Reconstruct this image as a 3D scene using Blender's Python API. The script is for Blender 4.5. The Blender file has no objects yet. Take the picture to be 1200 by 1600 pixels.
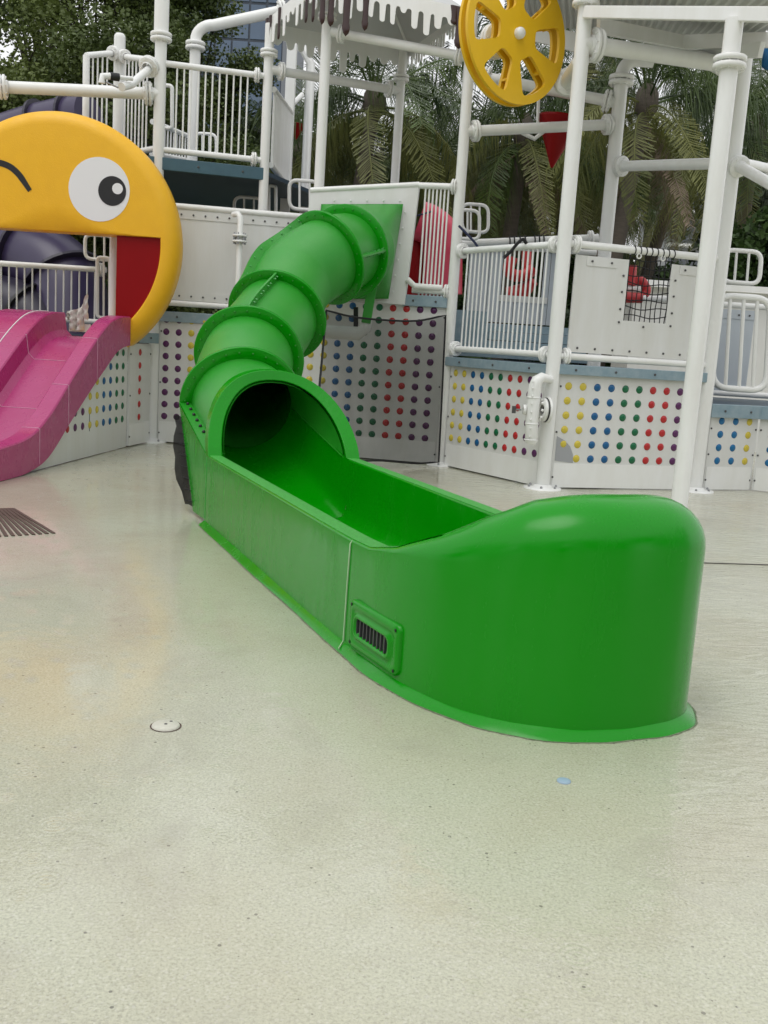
import bpy, math, random
from mathutils import Vector, Matrix, Quaternion
R = math.radians
random.seed(7)
sc = bpy.context.scene
col = sc.collection

# ------------------------------------------------------------------ camera, sky, sun, exposure
CAM_H, PITCH, ROLL, FPX = 1.35, R(9.64), R(3.64), 1540.0      # focal length in pixels of a 1200 px wide frame
fw = Vector((0, math.cos(PITCH), -math.sin(PITCH)))
up0 = Vector((0, math.sin(PITCH), math.cos(PITCH)))
rt0 = Vector((1, 0, 0))
c_rt = rt0 * math.cos(ROLL) + up0 * math.sin(ROLL)
c_up = up0 * math.cos(ROLL) - rt0 * math.sin(ROLL)
eye = Vector((0, 0, CAM_H))
cam_d = bpy.data.cameras.new('camera')
cam_d.sensor_fit = 'HORIZONTAL'; cam_d.sensor_width = 36.0; cam_d.lens = 36.0 * FPX / 1200.0
cam_d.clip_start = 0.05; cam_d.clip_end = 2000
cam = bpy.data.objects.new('camera', cam_d); col.objects.link(cam)
m = Matrix((c_rt, c_up, -fw)).transposed().to_4x4(); m.translation = eye
cam.matrix_world = m
sc.camera = cam

SUN_EL, SUN_AZ = R(64), R(215)          # azimuth clockwise from +Y: high, behind the camera and a little left
world = bpy.data.worlds.new('World'); sc.world = world; world.use_nodes = True
wn = world.node_tree.nodes; wl = world.node_tree.links
wn.clear()
sky = wn.new('ShaderNodeTexSky'); sky.sky_type = 'NISHITA'; sky.sun_disc = False
sky.sun_elevation = SUN_EL; sky.sun_rotation = SUN_AZ; sky.air_density = 1.0; sky.dust_density = 6.0; sky.ozone_density = 1.0
hs = wn.new('ShaderNodeHueSaturation'); hs.inputs['Saturation'].default_value = 0.10   # an even grey-white overcast
bg = wn.new('ShaderNodeBackground'); bg.inputs['Strength'].default_value = 0.15
wo = wn.new('ShaderNodeOutputWorld')
cl = wn.new('ShaderNodeMix'); cl.data_type = 'RGBA'; cl.inputs[0].default_value = 0.8      # closed cloud deck over the clear sky
cl.inputs[7].default_value = (7.2, 7.3, 7.4, 1)
wl.new(sky.outputs['Color'], hs.inputs['Color']); wl.new(hs.outputs['Color'], cl.inputs[6]); wl.new(cl.outputs[2], bg.inputs['Color']); wl.new(bg.outputs['Background'], wo.inputs['Surface'])
sun_d = bpy.data.lights.new('sun', 'SUN'); sun_d.energy = 0.6; sun_d.angle = R(35); sun_d.color = (1.0, 0.97, 0.92)
sun = bpy.data.objects.new('sun', sun_d); col.objects.link(sun)
sd = Vector((math.sin(SUN_AZ) * math.cos(SUN_EL), math.cos(SUN_AZ) * math.cos(SUN_EL), math.sin(SUN_EL)))
sun.rotation_euler = (-sd).to_track_quat('-Z', 'Y').to_euler()
sun.location = (0, 0, 30)
sc.view_settings.view_transform = 'Standard'; sc.view_settings.look = 'None'
sc.view_settings.gamma = 1.0; sc.view_settings.exposure = 0.06
sc.render.engine = 'CYCLES'
sc.cycles.use_denoising = True
sc.cycles.max_bounces = 8; sc.cycles.transparent_max_bounces = 24

# ------------------------------------------------------------------ helpers
def at(px, py, Y):
    """point of the place at depth Y (metres from the camera) along a sight line"""
    d = fw + c_rt * ((px - 600) / FPX) - c_up * ((py - 800) / FPX)
    return eye + d * (Y / d.y)

def V(*a): return Vector(a)

MATS = {}
def mat(name, color, rough=0.5, metal=0.0, coat=0.0, coat_rough=0.1, noise=None, bump=None, color2=None, spec=0.5, stretch=None, rvar=None):
    """noise=(scale, amount) mottles the colour towards color2; bump=(scale, strength)"""
    if name in MATS: return MATS[name]
    mt = bpy.data.materials.new(name); mt.use_nodes = True
    nt = mt.node_tree; b = nt.nodes['Principled BSDF']
    b.inputs['Base Color'].default_value = (*color, 1); b.inputs['Roughness'].default_value = rough
    b.inputs['Metallic'].default_value = metal; b.inputs['Coat Weight'].default_value = coat
    b.inputs['Coat Roughness'].default_value = coat_rough; b.inputs['Specular IOR Level'].default_value = spec
    tc = nt.nodes.new('ShaderNodeTexCoord')
    src = tc.outputs['Object']
    geo = nt.nodes.new('ShaderNodeNewGeometry'); src = geo.outputs['Position']
    if stretch:
        mp = nt.nodes.new('ShaderNodeMapping'); mp.inputs['Scale'].default_value = stretch
        nt.links.new(src, mp.inputs['Vector']); src = mp.outputs['Vector']
    if noise:
        n = nt.nodes.new('ShaderNodeTexNoise'); n.inputs['Scale'].default_value = noise[0]; n.inputs['Detail'].default_value = 6
        n.inputs['Roughness'].default_value = 0.65
        rp = nt.nodes.new('ShaderNodeValToRGB'); rp.color_ramp.elements[0].position = 0.35; rp.color_ramp.elements[1].position = 0.72
        mx = nt.nodes.new('ShaderNodeMix'); mx.data_type = 'RGBA'
        c2 = color2 or tuple(x * 0.6 for x in color)
        mx.inputs[6].default_value = (*color, 1); mx.inputs[7].default_value = (*c2, 1)
        ml = nt.nodes.new('ShaderNodeMath'); ml.operation = 'MULTIPLY'; ml.inputs[1].default_value = noise[1]
        nt.links.new(src, n.inputs['Vector']); nt.links.new(n.outputs['Fac'], rp.inputs['Fac'])
        nt.links.new(rp.outputs['Color'], ml.inputs[0]); nt.links.new(ml.outputs[0], mx.inputs[0])
        nt.links.new(mx.outputs[2], b.inputs['Base Color'])
    if rvar:
        n3 = nt.nodes.new('ShaderNodeTexNoise'); n3.inputs['Scale'].default_value = rvar[0]; n3.inputs['Detail'].default_value = 7; n3.inputs['Roughness'].default_value = 0.7
        mp3 = nt.nodes.new('ShaderNodeMapping'); mp3.inputs['Scale'].default_value = (1, 1, rvar[3])
        mr3 = nt.nodes.new('ShaderNodeMapRange'); mr3.inputs['From Min'].default_value = 0.35; mr3.inputs['From Max'].default_value = 0.68
        mr3.inputs['To Min'].default_value = rvar[1]; mr3.inputs['To Max'].default_value = rvar[2]
        nt.links.new(geo.outputs['Position'], mp3.inputs['Vector']); nt.links.new(mp3.outputs['Vector'], n3.inputs['Vector']); nt.links.new(n3.outputs['Fac'], mr3.inputs['Value']); nt.links.new(mr3.outputs['Result'], b.inputs['Roughness'])
    if bump:
        n2 = nt.nodes.new('ShaderNodeTexNoise'); n2.inputs['Scale'].default_value = bump[0]; n2.inputs['Detail'].default_value = 4
        bp = nt.nodes.new('ShaderNodeBump'); bp.inputs['Strength'].default_value = bump[1]; bp.inputs['Distance'].default_value = 0.01
        nt.links.new(geo.outputs['Position'], n2.inputs['Vector']); nt.links.new(n2.outputs['Fac'], bp.inputs['Height']); nt.links.new(bp.outputs['Normal'], b.inputs['Normal'])
    MATS[name] = mt
    return mt

M_WHITE = mat('white_powder_coat', (0.87, 0.875, 0.865), 0.25, noise=(4.0, 0.35), color2=(0.66, 0.65, 0.58), stretch=(1, 1, 0.25))
M_PANEL = mat('white_plastic_panel', (0.74, 0.745, 0.735), 0.3, noise=(5.0, 0.4), color2=(0.57, 0.56, 0.49), stretch=(1, 1, 0.14))
M_GREYPANEL = mat('pale_blue_grey_panel', (0.55, 0.60, 0.65), 0.4, noise=(2.0, 0.2))
M_BLUE = mat('blue_steel_deck', (0.23, 0.33, 0.39), 0.42, metal=0.15, noise=(9, 0.6), color2=(0.40, 0.48, 0.52))
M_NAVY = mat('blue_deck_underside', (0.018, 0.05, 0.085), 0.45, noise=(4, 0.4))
M_GREEN = mat('green_fibreglass', (0.001, 0.265, 0.001), 0.2, noise=(1.6, 0.35), color2=(0.008, 0.30, 0.004), bump=(420, 0.03), spec=0.34, rvar=(6.0, 0.10, 0.34, 0.3))
M_GREEN_ROUGH = mat('green_textured_top', (0.06, 0.42, 0.055), 0.45, noise=(70, 0.8), color2=(0.012, 0.24, 0.012), bump=(120, 0.9), spec=0.6)
M_GREEN_TUBE = mat('green_tube_plastic', (0.010, 0.285, 0.012), 0.38, coat=0.04, coat_rough=0.3, noise=(2.2, 0.5), color2=(0.06, 0.34, 0.04), bump=(200, 0.3), spec=0.6)
M_PINK = mat('magenta_fibreglass', (0.40, 0.03, 0.155), 0.3, coat=0.2, coat_rough=0.15, noise=(3, 0.3), color2=(0.48, 0.07, 0.23), bump=(200, 0.12), rvar=(5, 0.15, 0.45, 0.6))
M_YELLOW = mat('yellow_textured_foam', (0.90, 0.49, 0.008), 0.45, noise=(6, 0.3), color2=(0.76, 0.37, 0.006), bump=(120, 0.3), rvar=(5, 0.3, 0.6, 0.4))
M_WHEEL = mat('mustard_plastic', (0.82, 0.50, 0.010), 0.4, noise=(8, 0.25), color2=(0.68, 0.39, 0.008))
M_RED = mat('red_plastic', (0.27, 0.002, 0.004), 0.35, noise=(3, 0.2), spec=0.2)
M_REDPIPE = mat('red_painted_pipe', (0.50, 0.03, 0.035), 0.32, noise=(4, 0.2))
M_CORAL = mat('coral_red_slide', (0.74, 0.07, 0.13), 0.3, noise=(3, 0.2))
M_PURPLE = mat('purple_tube_plastic', (0.045, 0.034, 0.085), 0.35, coat=0.1, noise=(3, 0.3), bump=(200, 0.08))
M_PURPLE_D = mat('dark_purple_flange', (0.02, 0.016, 0.035), 0.4)
M_BLACK = mat('black_paint', (0.012, 0.012, 0.013), 0.5)
M_EYEWHITE = mat('white_vinyl', (0.80, 0.80, 0.80), 0.5)
M_CHOC = mat('chocolate_brown_plastic', (0.034, 0.009, 0.007), 0.28, coat=0.2)
M_STEEL = mat('stainless_steel', (0.35, 0.36, 0.37), 0.35, metal=0.8)
M_DARKSTEEL = mat('dark_bolt_steel', (0.10, 0.10, 0.10), 0.5, metal=0.5)
M_ROPE = mat('black_rope', (0.012, 0.012, 0.014), 0.8)
M_NETBLUE = mat('navy_strap', (0.012, 0.018, 0.06), 0.7)
M_CLOTH = mat('white_crumpled_cloth', (0.68, 0.66, 0.60), 0.8, noise=(14, 0.4), color2=(0.45, 0.42, 0.36))
M_SEAM = mat('pale_sealant', (0.42, 0.62, 0.36), 0.5)
M_SEAMPINK = mat('pale_pink_sealant', (0.72, 0.42, 0.55), 0.5)
M_SLOT = mat('dark_vent_slot', (0.01, 0.01, 0.01), 0.7)
M_VENT = mat('grey_vent_fin', (0.05, 0.05, 0.055), 0.45)
M_TRIMGREEN = mat('pale_green_edge', (0.10, 0.42, 0.12), 0.35)
M_STICKER = mat('grey_sticker_remnant', (0.36, 0.37, 0.39), 0.5)
M_DRAIN = mat('cream_plastic_drain', (0.62, 0.61, 0.52), 0.5, noise=(60, 0.4))
M_GRATE = mat('brown_grate_slot', (0.085, 0.05, 0.04), 0.6)
M_CAPBLUE = mat('pale_blue_plastic', (0.30, 0.42, 0.52), 0.5)
M_TRUNK = mat('palm_trunk_bark', (0.105, 0.088, 0.07), 0.9, noise=(5, 0.6), color2=(0.05, 0.042, 0.033), stretch=(1, 1, 5), bump=(30, 0.6))
M_BARK = mat('dark_tree_bark', (0.05, 0.042, 0.035), 0.9, noise=(9, 0.5))
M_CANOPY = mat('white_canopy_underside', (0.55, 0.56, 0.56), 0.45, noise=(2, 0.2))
M_ROOF = mat('corrugated_white_metal', (0.62, 0.63, 0.62), 0.4, noise=(2, 0.25), color2=(0.5, 0.5, 0.48))
DOT = {'y': mat('dot_yellow', (0.62, 0.50, 0.06), 0.22), 'b': mat('dot_blue', (0.006, 0.10, 0.26), 0.2),
       'g': mat('dot_green', (0.004, 0.13, 0.05), 0.2), 'r': mat('dot_red', (0.46, 0.02, 0.022), 0.2),
       'p': mat('dot_purple', (0.10, 0.02, 0.10), 0.2), 'B': mat('dot_sky_blue', (0.008, 0.14, 0.33), 0.2)}

def leaf_mat(name, c1, c2, rough=0.5, scale=1.5):
    mt = bpy.data.materials.new(name); mt.use_nodes = True
    nt = mt.node_tree; b = nt.nodes['Principled BSDF']; b.inputs['Roughness'].default_value = rough
    g = nt.nodes.new('ShaderNodeNewGeometry'); n = nt.nodes.new('ShaderNodeTexNoise'); n.inputs['Scale'].default_value = scale
    oi = nt.nodes.new('ShaderNodeObjectInfo')
    ad = nt.nodes.new('ShaderNodeMath'); ad.operation = 'MULTIPLY_ADD'; ad.inputs[1].default_value = 0.45
    rp = nt.nodes.new('ShaderNodeValToRGB')
    rp.color_ramp.elements[0].position = 0.35; rp.color_ramp.elements[0].color = (*c1, 1)
    rp.color_ramp.elements[1].position = 0.95; rp.color_ramp.elements[1].color = (*c2, 1)
    nt.links.new(g.outputs['Position'], n.inputs['Vector']); nt.links.new(oi.outputs['Random'], ad.inputs[0]); nt.links.new(n.outputs['Fac'], ad.inputs[2])
    nt.links.new(ad.outputs[0], rp.inputs['Fac']); nt.links.new(rp.outputs['Color'], b.inputs['Base Color'])
    tr = nt.nodes.new('ShaderNodeBsdfTranslucent'); mx = nt.nodes.new('ShaderNodeMixShader'); mx.inputs[0].default_value = 0.12
    nt.links.new(rp.outputs['Color'], tr.inputs['Color']); nt.links.new(b.outputs[0], mx.inputs[1]); nt.links.new(tr.outputs[0], mx.inputs[2])
    nt.links.new(mx.outputs[0], nt.nodes['Material Output'].inputs['Surface'])
    return mt
L_PALM = leaf_mat('palm_leaf', (0.012, 0.030, 0.006), (0.085, 0.135, 0.026), 0.40)
L_PALMY = leaf_mat('yellowing_palm_leaf', (0.055, 0.075, 0.014), (0.17, 0.18, 0.045), 0.5)
L_DEAD = leaf_mat('dead_palm_leaf', (0.13, 0.095, 0.06), (0.25, 0.19, 0.14), 0.8)
L_TREE = leaf_mat('feathery_leaf', (0.045, 0.075, 0.014), (0.125, 0.165, 0.036), 0.55, 0.7)
L_SHRUB = leaf_mat('shrub_leaf', (0.022, 0.050, 0.012), (0.07, 0.13, 0.03), 0.5, 1.2)
L_DARK = leaf_mat('dark_hedge_leaf', (0.010, 0.020, 0.007), (0.034, 0.055, 0.015), 0.7, 1.0)

class MB:
    """collects geometry in world coordinates; build() links it as ONE mesh object"""
    def __init__(s): s.v = []; s.f = []; s.sm = []
    def add(s, vs, fs, smooth=False):
        o = len(s.v); s.v += [tuple(p) for p in vs]
        for f in fs: s.f.append([i + o for i in f]); s.sm.append(smooth)
        return s
    def box(s, c, size, rot=None):
        hx, hy, hz = size[0] / 2, size[1] / 2, size[2] / 2
        vs = [V(x, y, z) for x in (-hx, hx) for y in (-hy, hy) for z in (-hz, hz)]
        if rot is not None: vs = [rot @ p for p in vs]
        vs = [p + Vector(c) for p in vs]
        return s.add(vs, [(0, 1, 3, 2), (4, 6, 7, 5), (0, 4, 5, 1), (2, 3, 7, 6), (0, 2, 6, 4), (1, 5, 7, 3)])
    def bar(s, a, b, w, h, upv=(0, 0, 1)):
        a, b = Vector(a), Vector(b); d = (b - a); L = d.length; d.normalize()
        side = d.cross(Vector(upv)).normalized(); u = side.cross(d)
        rot = Matrix((d, side, u)).transposed()
        return s.box((a + b) / 2, (L, w, h), rot)
    def tube(s, pts, r, seg=12, caps=True, closed=False):
        pts = [Vector(p) for p in pts]; n = len(pts)
        rs = r if isinstance(r, (list, tuple)) else [r] * n
        T = []
        for i in range(n):
            if closed: t = pts[(i + 1) % n] - pts[i - 1]
            else: t = pts[min(i + 1, n - 1)] - pts[max(i - 1, 0)]
            T.append(t.normalized() if t.length > 1e-9 else V(0, 0, 1))
        ref = V(0, 0, 1) if abs(T[0].z) < 0.9 else V(1, 0, 0)
        u = T[0].cross(ref).normalized(); vs = []
        for i in range(n):
            if i: u = (T[i - 1].rotation_difference(T[i]) @ u).normalized()
            w = T[i].cross(u)
            for k in range(seg):
                a = 2 * math.pi * k / seg
                vs.append(pts[i] + (u * math.cos(a) + w * math.sin(a)) * rs[i])
        fs = []
        for i in range(n if closed else n - 1):
            j = (i + 1) % n
            for k in range(seg):
                k2 = (k + 1) % seg
                fs.append((i * seg + k, i * seg + k2, j * seg + k2, j * seg + k))
        s.add(vs, fs, True)
        if caps and not closed:
            s.add(vs[:seg], [tuple(reversed(range(seg)))]); s.add(vs[-seg:], [tuple(range(seg))])
        return s
    def lathe(s, prof, c, axis, seg=24, smooth=True, closed=False):
        """prof = [(radius, height along axis)]"""
        axis = Vector(axis).normalized(); ref = V(0, 0, 1) if abs(axis.z) < 0.9 else V(1, 0, 0)
        u = axis.cross(ref).normalized(); w = axis.cross(u); c = Vector(c); vs = []
        for r_, h in prof:
            for k in range(seg):
                a = 2 * math.pi * k / seg; vs.append(c + axis * h + (u * math.cos(a) + w * math.sin(a)) * r_)
        fs = []; n = len(prof)
        for i in range(n if closed else n - 1):
            j = (i + 1) % n
            for k in range(seg):
                k2 = (k + 1) % seg; fs.append((i * seg + k, i * seg + k2, j * seg + k2, j * seg + k))
        return s.add(vs, fs, smooth)
    def grid(s, rows, smooth=True, closed_u=False):
        """rows = list of equal-length lists of points"""
        n, k = len(rows), len(rows[0]); vs = [p for r_ in rows for p in r_]; fs = []
        for i in range(n - 1):
            for j in range(k if closed_u else k - 1):
                j2 = (j + 1) % k; fs.append((i * k + j, i * k + j2, (i + 1) * k + j2, (i + 1) * k + j))
        return s.add(vs, fs, smooth)
    def poly(s, pts, th):
        """flat polygon thickened by the vector th"""
        pts = [Vector(p) for p in pts]; n = len(pts); th = Vector(th)
        vs = pts + [p + th for p in pts]
        fs = [tuple(reversed(range(n))), tuple(range(n, 2 * n))] + [(i, (i + 1) % n, (i + 1) % n + n, i + n) for i in range(n)]
        return s.add(vs, fs)
    def mesh(s, name, m, off=V(0, 0, 0)):
        me = bpy.data.meshes.new(name); me.from_pydata([tuple(Vector(p) - off) for p in s.v], [], s.f)
        me.polygons.foreach_set('use_smooth', s.sm)
        me.materials.append(m); me.validate(); me.update()
        return me
    def build(s, name, m, parent=None, bevel=0.0):
        off = wloc(parent) if parent else V(0, 0, 0)
        if parent is None and s.v:
            xs = list(zip(*s.v)); off = V((min(xs[0]) + max(xs[0])) / 2, (min(xs[1]) + max(xs[1])) / 2, min(xs[2]))
        o = bpy.data.objects.new(name, s.mesh(name, m, off)); col.objects.link(o)
        if parent: o.parent = parent
        else: o.location = off
        if bevel:
            b = o.modifiers.new('bevel', 'BEVEL'); b.width = bevel; b.segments = 2; b.limit_method = 'ANGLE'; b.angle_limit = R(40)
        return o

def wloc(o):
    l = V(0, 0, 0)
    while o: l = l + o.location; o = o.parent
    return l
def tag(o, label, cat, group=None, kind=None):
    if label: o['label'] = label
    if cat: o['category'] = cat
    if group: o['group'] = group
    if kind: o['kind'] = kind
    return o
def thing(name, label, cat, loc, group=None):
    o = bpy.data.objects.new(name, None); o.empty_display_size = 0.1; col.objects.link(o); o.location = Vector(loc)
    return tag(o, label, cat, group)
def inst(name, me, parent, loc, rot=None, scale=(1, 1, 1)):
    """a part that shares mesh data; loc in world coordinates"""
    o = bpy.data.objects.new(name, me); col.objects.link(o)
    o.parent = parent; o.location = Vector(loc) - (wloc(parent) if parent else V(0, 0, 0))
    if rot is not None: o.rotation_mode = 'QUATERNION'; o.rotation_quaternion = rot
    o.scale = scale
    return o
def stuff(o): o['kind'] = 'stuff'; return o
def toz(d): return Vector(d).normalized().to_track_quat('Z', 'Y')
def crom(pts, n):
    """Catmull-Rom through points, n samples per span"""
    P = [Vector(p) for p in pts]; P = [2 * P[0] - P[1]] + P + [2 * P[-1] - P[-2]]; out = []
    for i in range(1, len(P) - 2):
        for k in range(n):
            t = k / n; a, b, c, d = P[i - 1:i + 3]
            out.append(0.5 * ((2 * b) + (c - a) * t + (2 * a - 5 * b + 4 * c - d) * t * t + (3 * b - a - 3 * c + d) * t ** 3))
    out.append(P[-2].copy()); return out
def lerp(a, b, t): return a + (b - a) * t
def interp(x, tab):
    if x <= tab[0][0]: return tab[0][1]
    for (x0, y0), (x1, y1) in zip(tab, tab[1:]):
        if x <= x1:
            t = (x - x0) / (x1 - x0); return y0 + (y1 - y0) * t
    return tab[-1][1]
def smooth(t): t = max(0, min(1, t)); return t * t * (3 - 2 * t)

# shared meshes (unit sizes)
def unit_cyl(seg, m, name):
    b = MB(); b.tube([(0, 0, 0), (0, 0, 1)], 1.0, seg); return b.mesh(name, m)
ME_BAL = unit_cyl(8, M_WHITE, 'baluster')
def coupling_mesh():
    b = MB()
    for z0 in (-0.55, 0.06):
        b.lathe([(1.0, z0), (1.85, z0), (2.0, z0 + 0.1), (2.0, z0 + 0.38), (1.85, z0 + 0.48), (1.0, z0 + 0.48)], (0, 0, 0), (0, 0, 1), 20)
    b.lathe([(1.02, -0.9), (1.16, -0.8), (1.16, 0.8), (1.02, 0.9)], (0, 0, 0), (0, 0, 1), 16)
    for k in range(8):
        a = 2 * math.pi * k / 8; x, y = 1.58 * math.cos(a), 1.58 * math.sin(a)
        b.tube([(x, y, -0.72), (x, y, 0.72)], 0.17, 6)
    return b.mesh('coupling', M_WHITE)
ME_COUP = coupling_mesh()
def collar_mesh():
    b = MB()
    for z0 in (-0.75, 0.06):
        b.lathe([(1.0, z0), (1.7, z0), (1.82, z0 + 0.1), (1.82, z0 + 0.52), (1.7, z0 + 0.62), (1.0, z0 + 0.62)], (0, 0, 0), (0, 0, 1), 24)
    for k in range(10):
        a = 2 * math.pi * k / 10; x, y = 1.42 * math.cos(a), 1.42 * math.sin(a)
        b.tube([(x, y, -0.9), (x, y, 0.8)], 0.12, 6)
    return b.mesh('collar', M_WHITE)
ME_COLLAR = collar_mesh()
def dot_mesh(key):
    b = MB(); b.lathe([(0.0, 0.014), (0.012, 0.0132), (0.023, 0.0105), (0.033, 0.0062), (0.040, 0.0)], (0, 0, 0), (0, 0, 1), 14)
    return b.mesh('dot', DOT[key])
ME_DOT = {k: dot_mesh(k) for k in DOT}
def bolts(parent, pts, nrm, r, h, m):
    b = MB()
    for p in pts: b.lathe([(r, 0), (r, h * 0.6), (r * 0.6, h), (0.0, h)], p, nrm, 7, smooth=False)
    return stuff(b.build('bolt_heads', m, parent))

# ------------------------------------------------------------------ ground
def ground_material():
    mt = bpy.data.materials.new('wet_exposed_aggregate'); mt.use_nodes = True
    nt = mt.node_tree; N = nt.nodes; Lk = nt.links; b = N['Principled BSDF']
    g = N.new('ShaderNodeNewGeometry'); pos = g.outputs['Position']
    def noise(scale, detail=4, rough=0.55, dist=0.0, vec=pos):
        n = N.new('ShaderNodeTexNoise'); n.inputs['Scale'].default_value = scale; n.inputs['Detail'].default_value = detail
        n.inputs['Roughness'].default_value = rough; n.inputs['Distortion'].default_value = dist; Lk.new(vec, n.inputs['Vector']); return n.outputs['Fac']
    def ramp(f, stops):
        r_ = N.new('ShaderNodeValToRGB'); e = r_.color_ramp.elements
        while len(e) < len(stops): e.new(0.5)
        for i, (p, c) in enumerate(stops): e[i].position = p; e[i].color = (*c, 1) if len(c) == 3 else c
        Lk.new(f, r_.inputs['Fac']); return r_.outputs['Color']
    def mix(f, a, c, blend='MIX'):
        mx = N.new('ShaderNodeMix'); mx.data_type = 'RGBA'; mx.blend_type = blend
        if isinstance(f, float): mx.inputs[0].default_value = f
        else: Lk.new(f, mx.inputs[0])
        for i, x in ((6, a), (7, c)):
            if isinstance(x, tuple): mx.inputs[i].default_value = (*x, 1)
            else: Lk.new(x, mx.inputs[i])
        return mx.outputs[2]
    def math_(op, a, c=None):
        k = N.new('ShaderNodeMath'); k.operation = op
        for i, x in ((0, a), (1, c)):
            if x is None: continue
            if isinstance(x, (int, float)): k.inputs[i].default_value = x
            else: Lk.new(x, k.inputs[i])
        return k.outputs[0]
    base = ramp(noise(0.55, 5, 0.6, 0.6), [(0.28, (0.46, 0.435, 0.325)), (0.5, (0.51, 0.515, 0.395)), (0.72, (0.56, 0.57, 0.465))])
    fine = ramp(noise(120, 5, 0.75), [(0.30, (0.60, 0.59, 0.56)), (0.5, (0.98, 0.98, 0.98)), (0.75, (1.2, 1.19, 1.15))])
    c = mix(1.0, base, fine, 'MULTIPLY')
    vo = N.new('ShaderNodeTexVoronoi'); vo.inputs['Scale'].default_value = 62; Lk.new(pos, vo.inputs['Vector'])
    wn_ = N.new('ShaderNodeSeparateColor'); Lk.new(vo.outputs['Color'], wn_.inputs['Color'])
    small = math_('LESS_THAN', vo.outputs['Distance'], math_('MULTIPLY', wn_.outputs['Green'], 0.34)); rare = math_('GREATER_THAN', wn_.outputs['Red'], 0.962)
    c = mix(math_('MULTIPLY', math_('MULTIPLY', small, rare), 0.75), c, (0.10, 0.095, 0.08))
    vo2 = N.new('ShaderNodeTexVoronoi'); vo2.inputs['Scale'].default_value = 170; Lk.new(pos, vo2.inputs['Vector'])
    w2 = N.new('ShaderNodeSeparateColor'); Lk.new(vo2.outputs['Color'], w2.inputs['Color'])
    c = mix(math_('MULTIPLY', math_('GREATER_THAN', w2.outputs['Red'], 0.88), math_('MULTIPLY', noise(5, 3), 0.6)), c, (0.30, 0.285, 0.235))
    c = mix(math_('MULTIPLY', math_('GREATER_THAN', w2.outputs['Green'], 0.91), 0.3), c, (0.68, 0.67, 0.6))
    st = ramp(noise(1.3, 8, 0.72, 1.4), [(0.52, (0, 0, 0)), (0.74, (1, 1, 1))])
    c = mix(math_('MULTIPLY', st, 0.5), c, (0.36, 0.34, 0.28))
    wm = ramp(noise(0.35, 4, 0.6, 0.5), [(0.45, (0, 0, 0)), (0.68, (1, 1, 1))])
    c = mix(math_('MULTIPLY', wm, 0.35), c, (0.47, 0.40, 0.28))
    Lk.new(c, b.inputs['Base Color'])
    b.inputs['Roughness'].default_value = 0.6; b.inputs['Specular IOR Level'].default_value = 0.3
    # film of water: ripples pushed across the right-hand side, drop rings, faint unevenness elsewhere
    sx = N.new('ShaderNodeSeparateXYZ'); Lk.new(pos, sx.inputs[0])
    mp = N.new('ShaderNodeMapping'); mp.inputs['Rotation'].default_value = (0, 0, R(-16)); mp.inputs['Scale'].default_value = (2.2, 6.0, 1); Lk.new(pos, mp.inputs['Vector'])
    rip = noise(1.6, 3, 0.6, 1.6, mp.outputs['Vector'])
    edge = math_('ADD', sx.outputs['X'], math_('MULTIPLY', noise(0.8, 2), 0.9))
    mr = N.new('ShaderNodeMapRange'); mr.inputs['From Min'].default_value = 0.9; mr.inputs['From Max'].default_value = 2.1; Lk.new(edge, mr.inputs['Value'])
    mr.inputs['To Min'].default_value = 0.03; mr.inputs['To Max'].default_value = 1.0
    rip = math_('MULTIPLY', rip, mr.outputs['Result'])
    drops = None
    for sc_, ph in ((3.1, 0.0), (4.7, 3.7)):
        v3 = N.new('ShaderNodeTexVoronoi'); v3.inputs['Scale'].default_value = sc_; v3.inputs['Randomness'].default_value = 1.0; v3.voronoi_dimensions = '2D'
        mp2 = N.new('ShaderNodeMapping'); mp2.inputs['Location'].default_value = (ph, ph, 0); Lk.new(pos, mp2.inputs['Vector']); Lk.new(mp2.outputs['Vector'], v3.inputs['Vector'])
        d = v3.outputs['Distance']
        fall = N.new('ShaderNodeMapRange'); fall.inputs['From Min'].default_value = 0.05; fall.inputs['From Max'].default_value = 0.2; fall.inputs['To Min'].default_value = 1; fall.inputs['To Max'].default_value = 0; Lk.new(d, fall.inputs['Value'])
        rr = math_('MULTIPLY', math_('SINE', math_('MULTIPLY', d, 120.0)), fall.outputs['Result'])
        drops = rr if drops is None else math_('ADD', drops, rr)
    hgt = math_('ADD', math_('MULTIPLY', rip, 1.0), math_('MULTIPLY', drops, 0.03))
    hgt = math_('ADD', hgt, math_('MULTIPLY', noise(9, 4, 0.6), 0.14))
    bp = N.new('ShaderNodeBump'); bp.inputs['Strength'].default_value = 1.0; bp.inputs['Distance'].default_value = 0.011; Lk.new(hgt, bp.inputs['Height'])
    b.inputs['Coat Weight'].default_value = 1.0; b.inputs['Coat IOR'].default_value = 1.48
    cr = ramp(noise(2.2, 4), [(0.35, (0.05,) * 3), (0.7, (0.17,) * 3)]); Lk.new(cr, b.inputs['Coat Roughness'])
    Lk.new(bp.outputs['Normal'], b.inputs['Coat Normal'])
    bp2 = N.new('ShaderNodeBump'); bp2.inputs['Strength'].default_value = 0.25; bp2.inputs['Distance'].default_value = 0.003; Lk.new(noise(180, 3), bp2.inputs['Height']); Lk.new(bp2.outputs['Normal'], b.inputs['Normal'])
    return mt
gb = MB(); gb.add([(-600, -300, 0), (600, -300, 0), (600, 900, 0), (-600, 900, 0)], [(0, 1, 2, 3)])
ground = gb.build('ground', ground_material()); ground['kind'] = 'structure'
# expansion joint crossing the floor at the right
jb = MB(); jb.bar((1.45, 6.55, 0.0035), (4.6, 7.05, 0.0035), 0.014, 0.005)
j = jb.build('joint', mat('dark_joint', (0.09, 0.085, 0.075), 0.8), ground)

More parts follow.
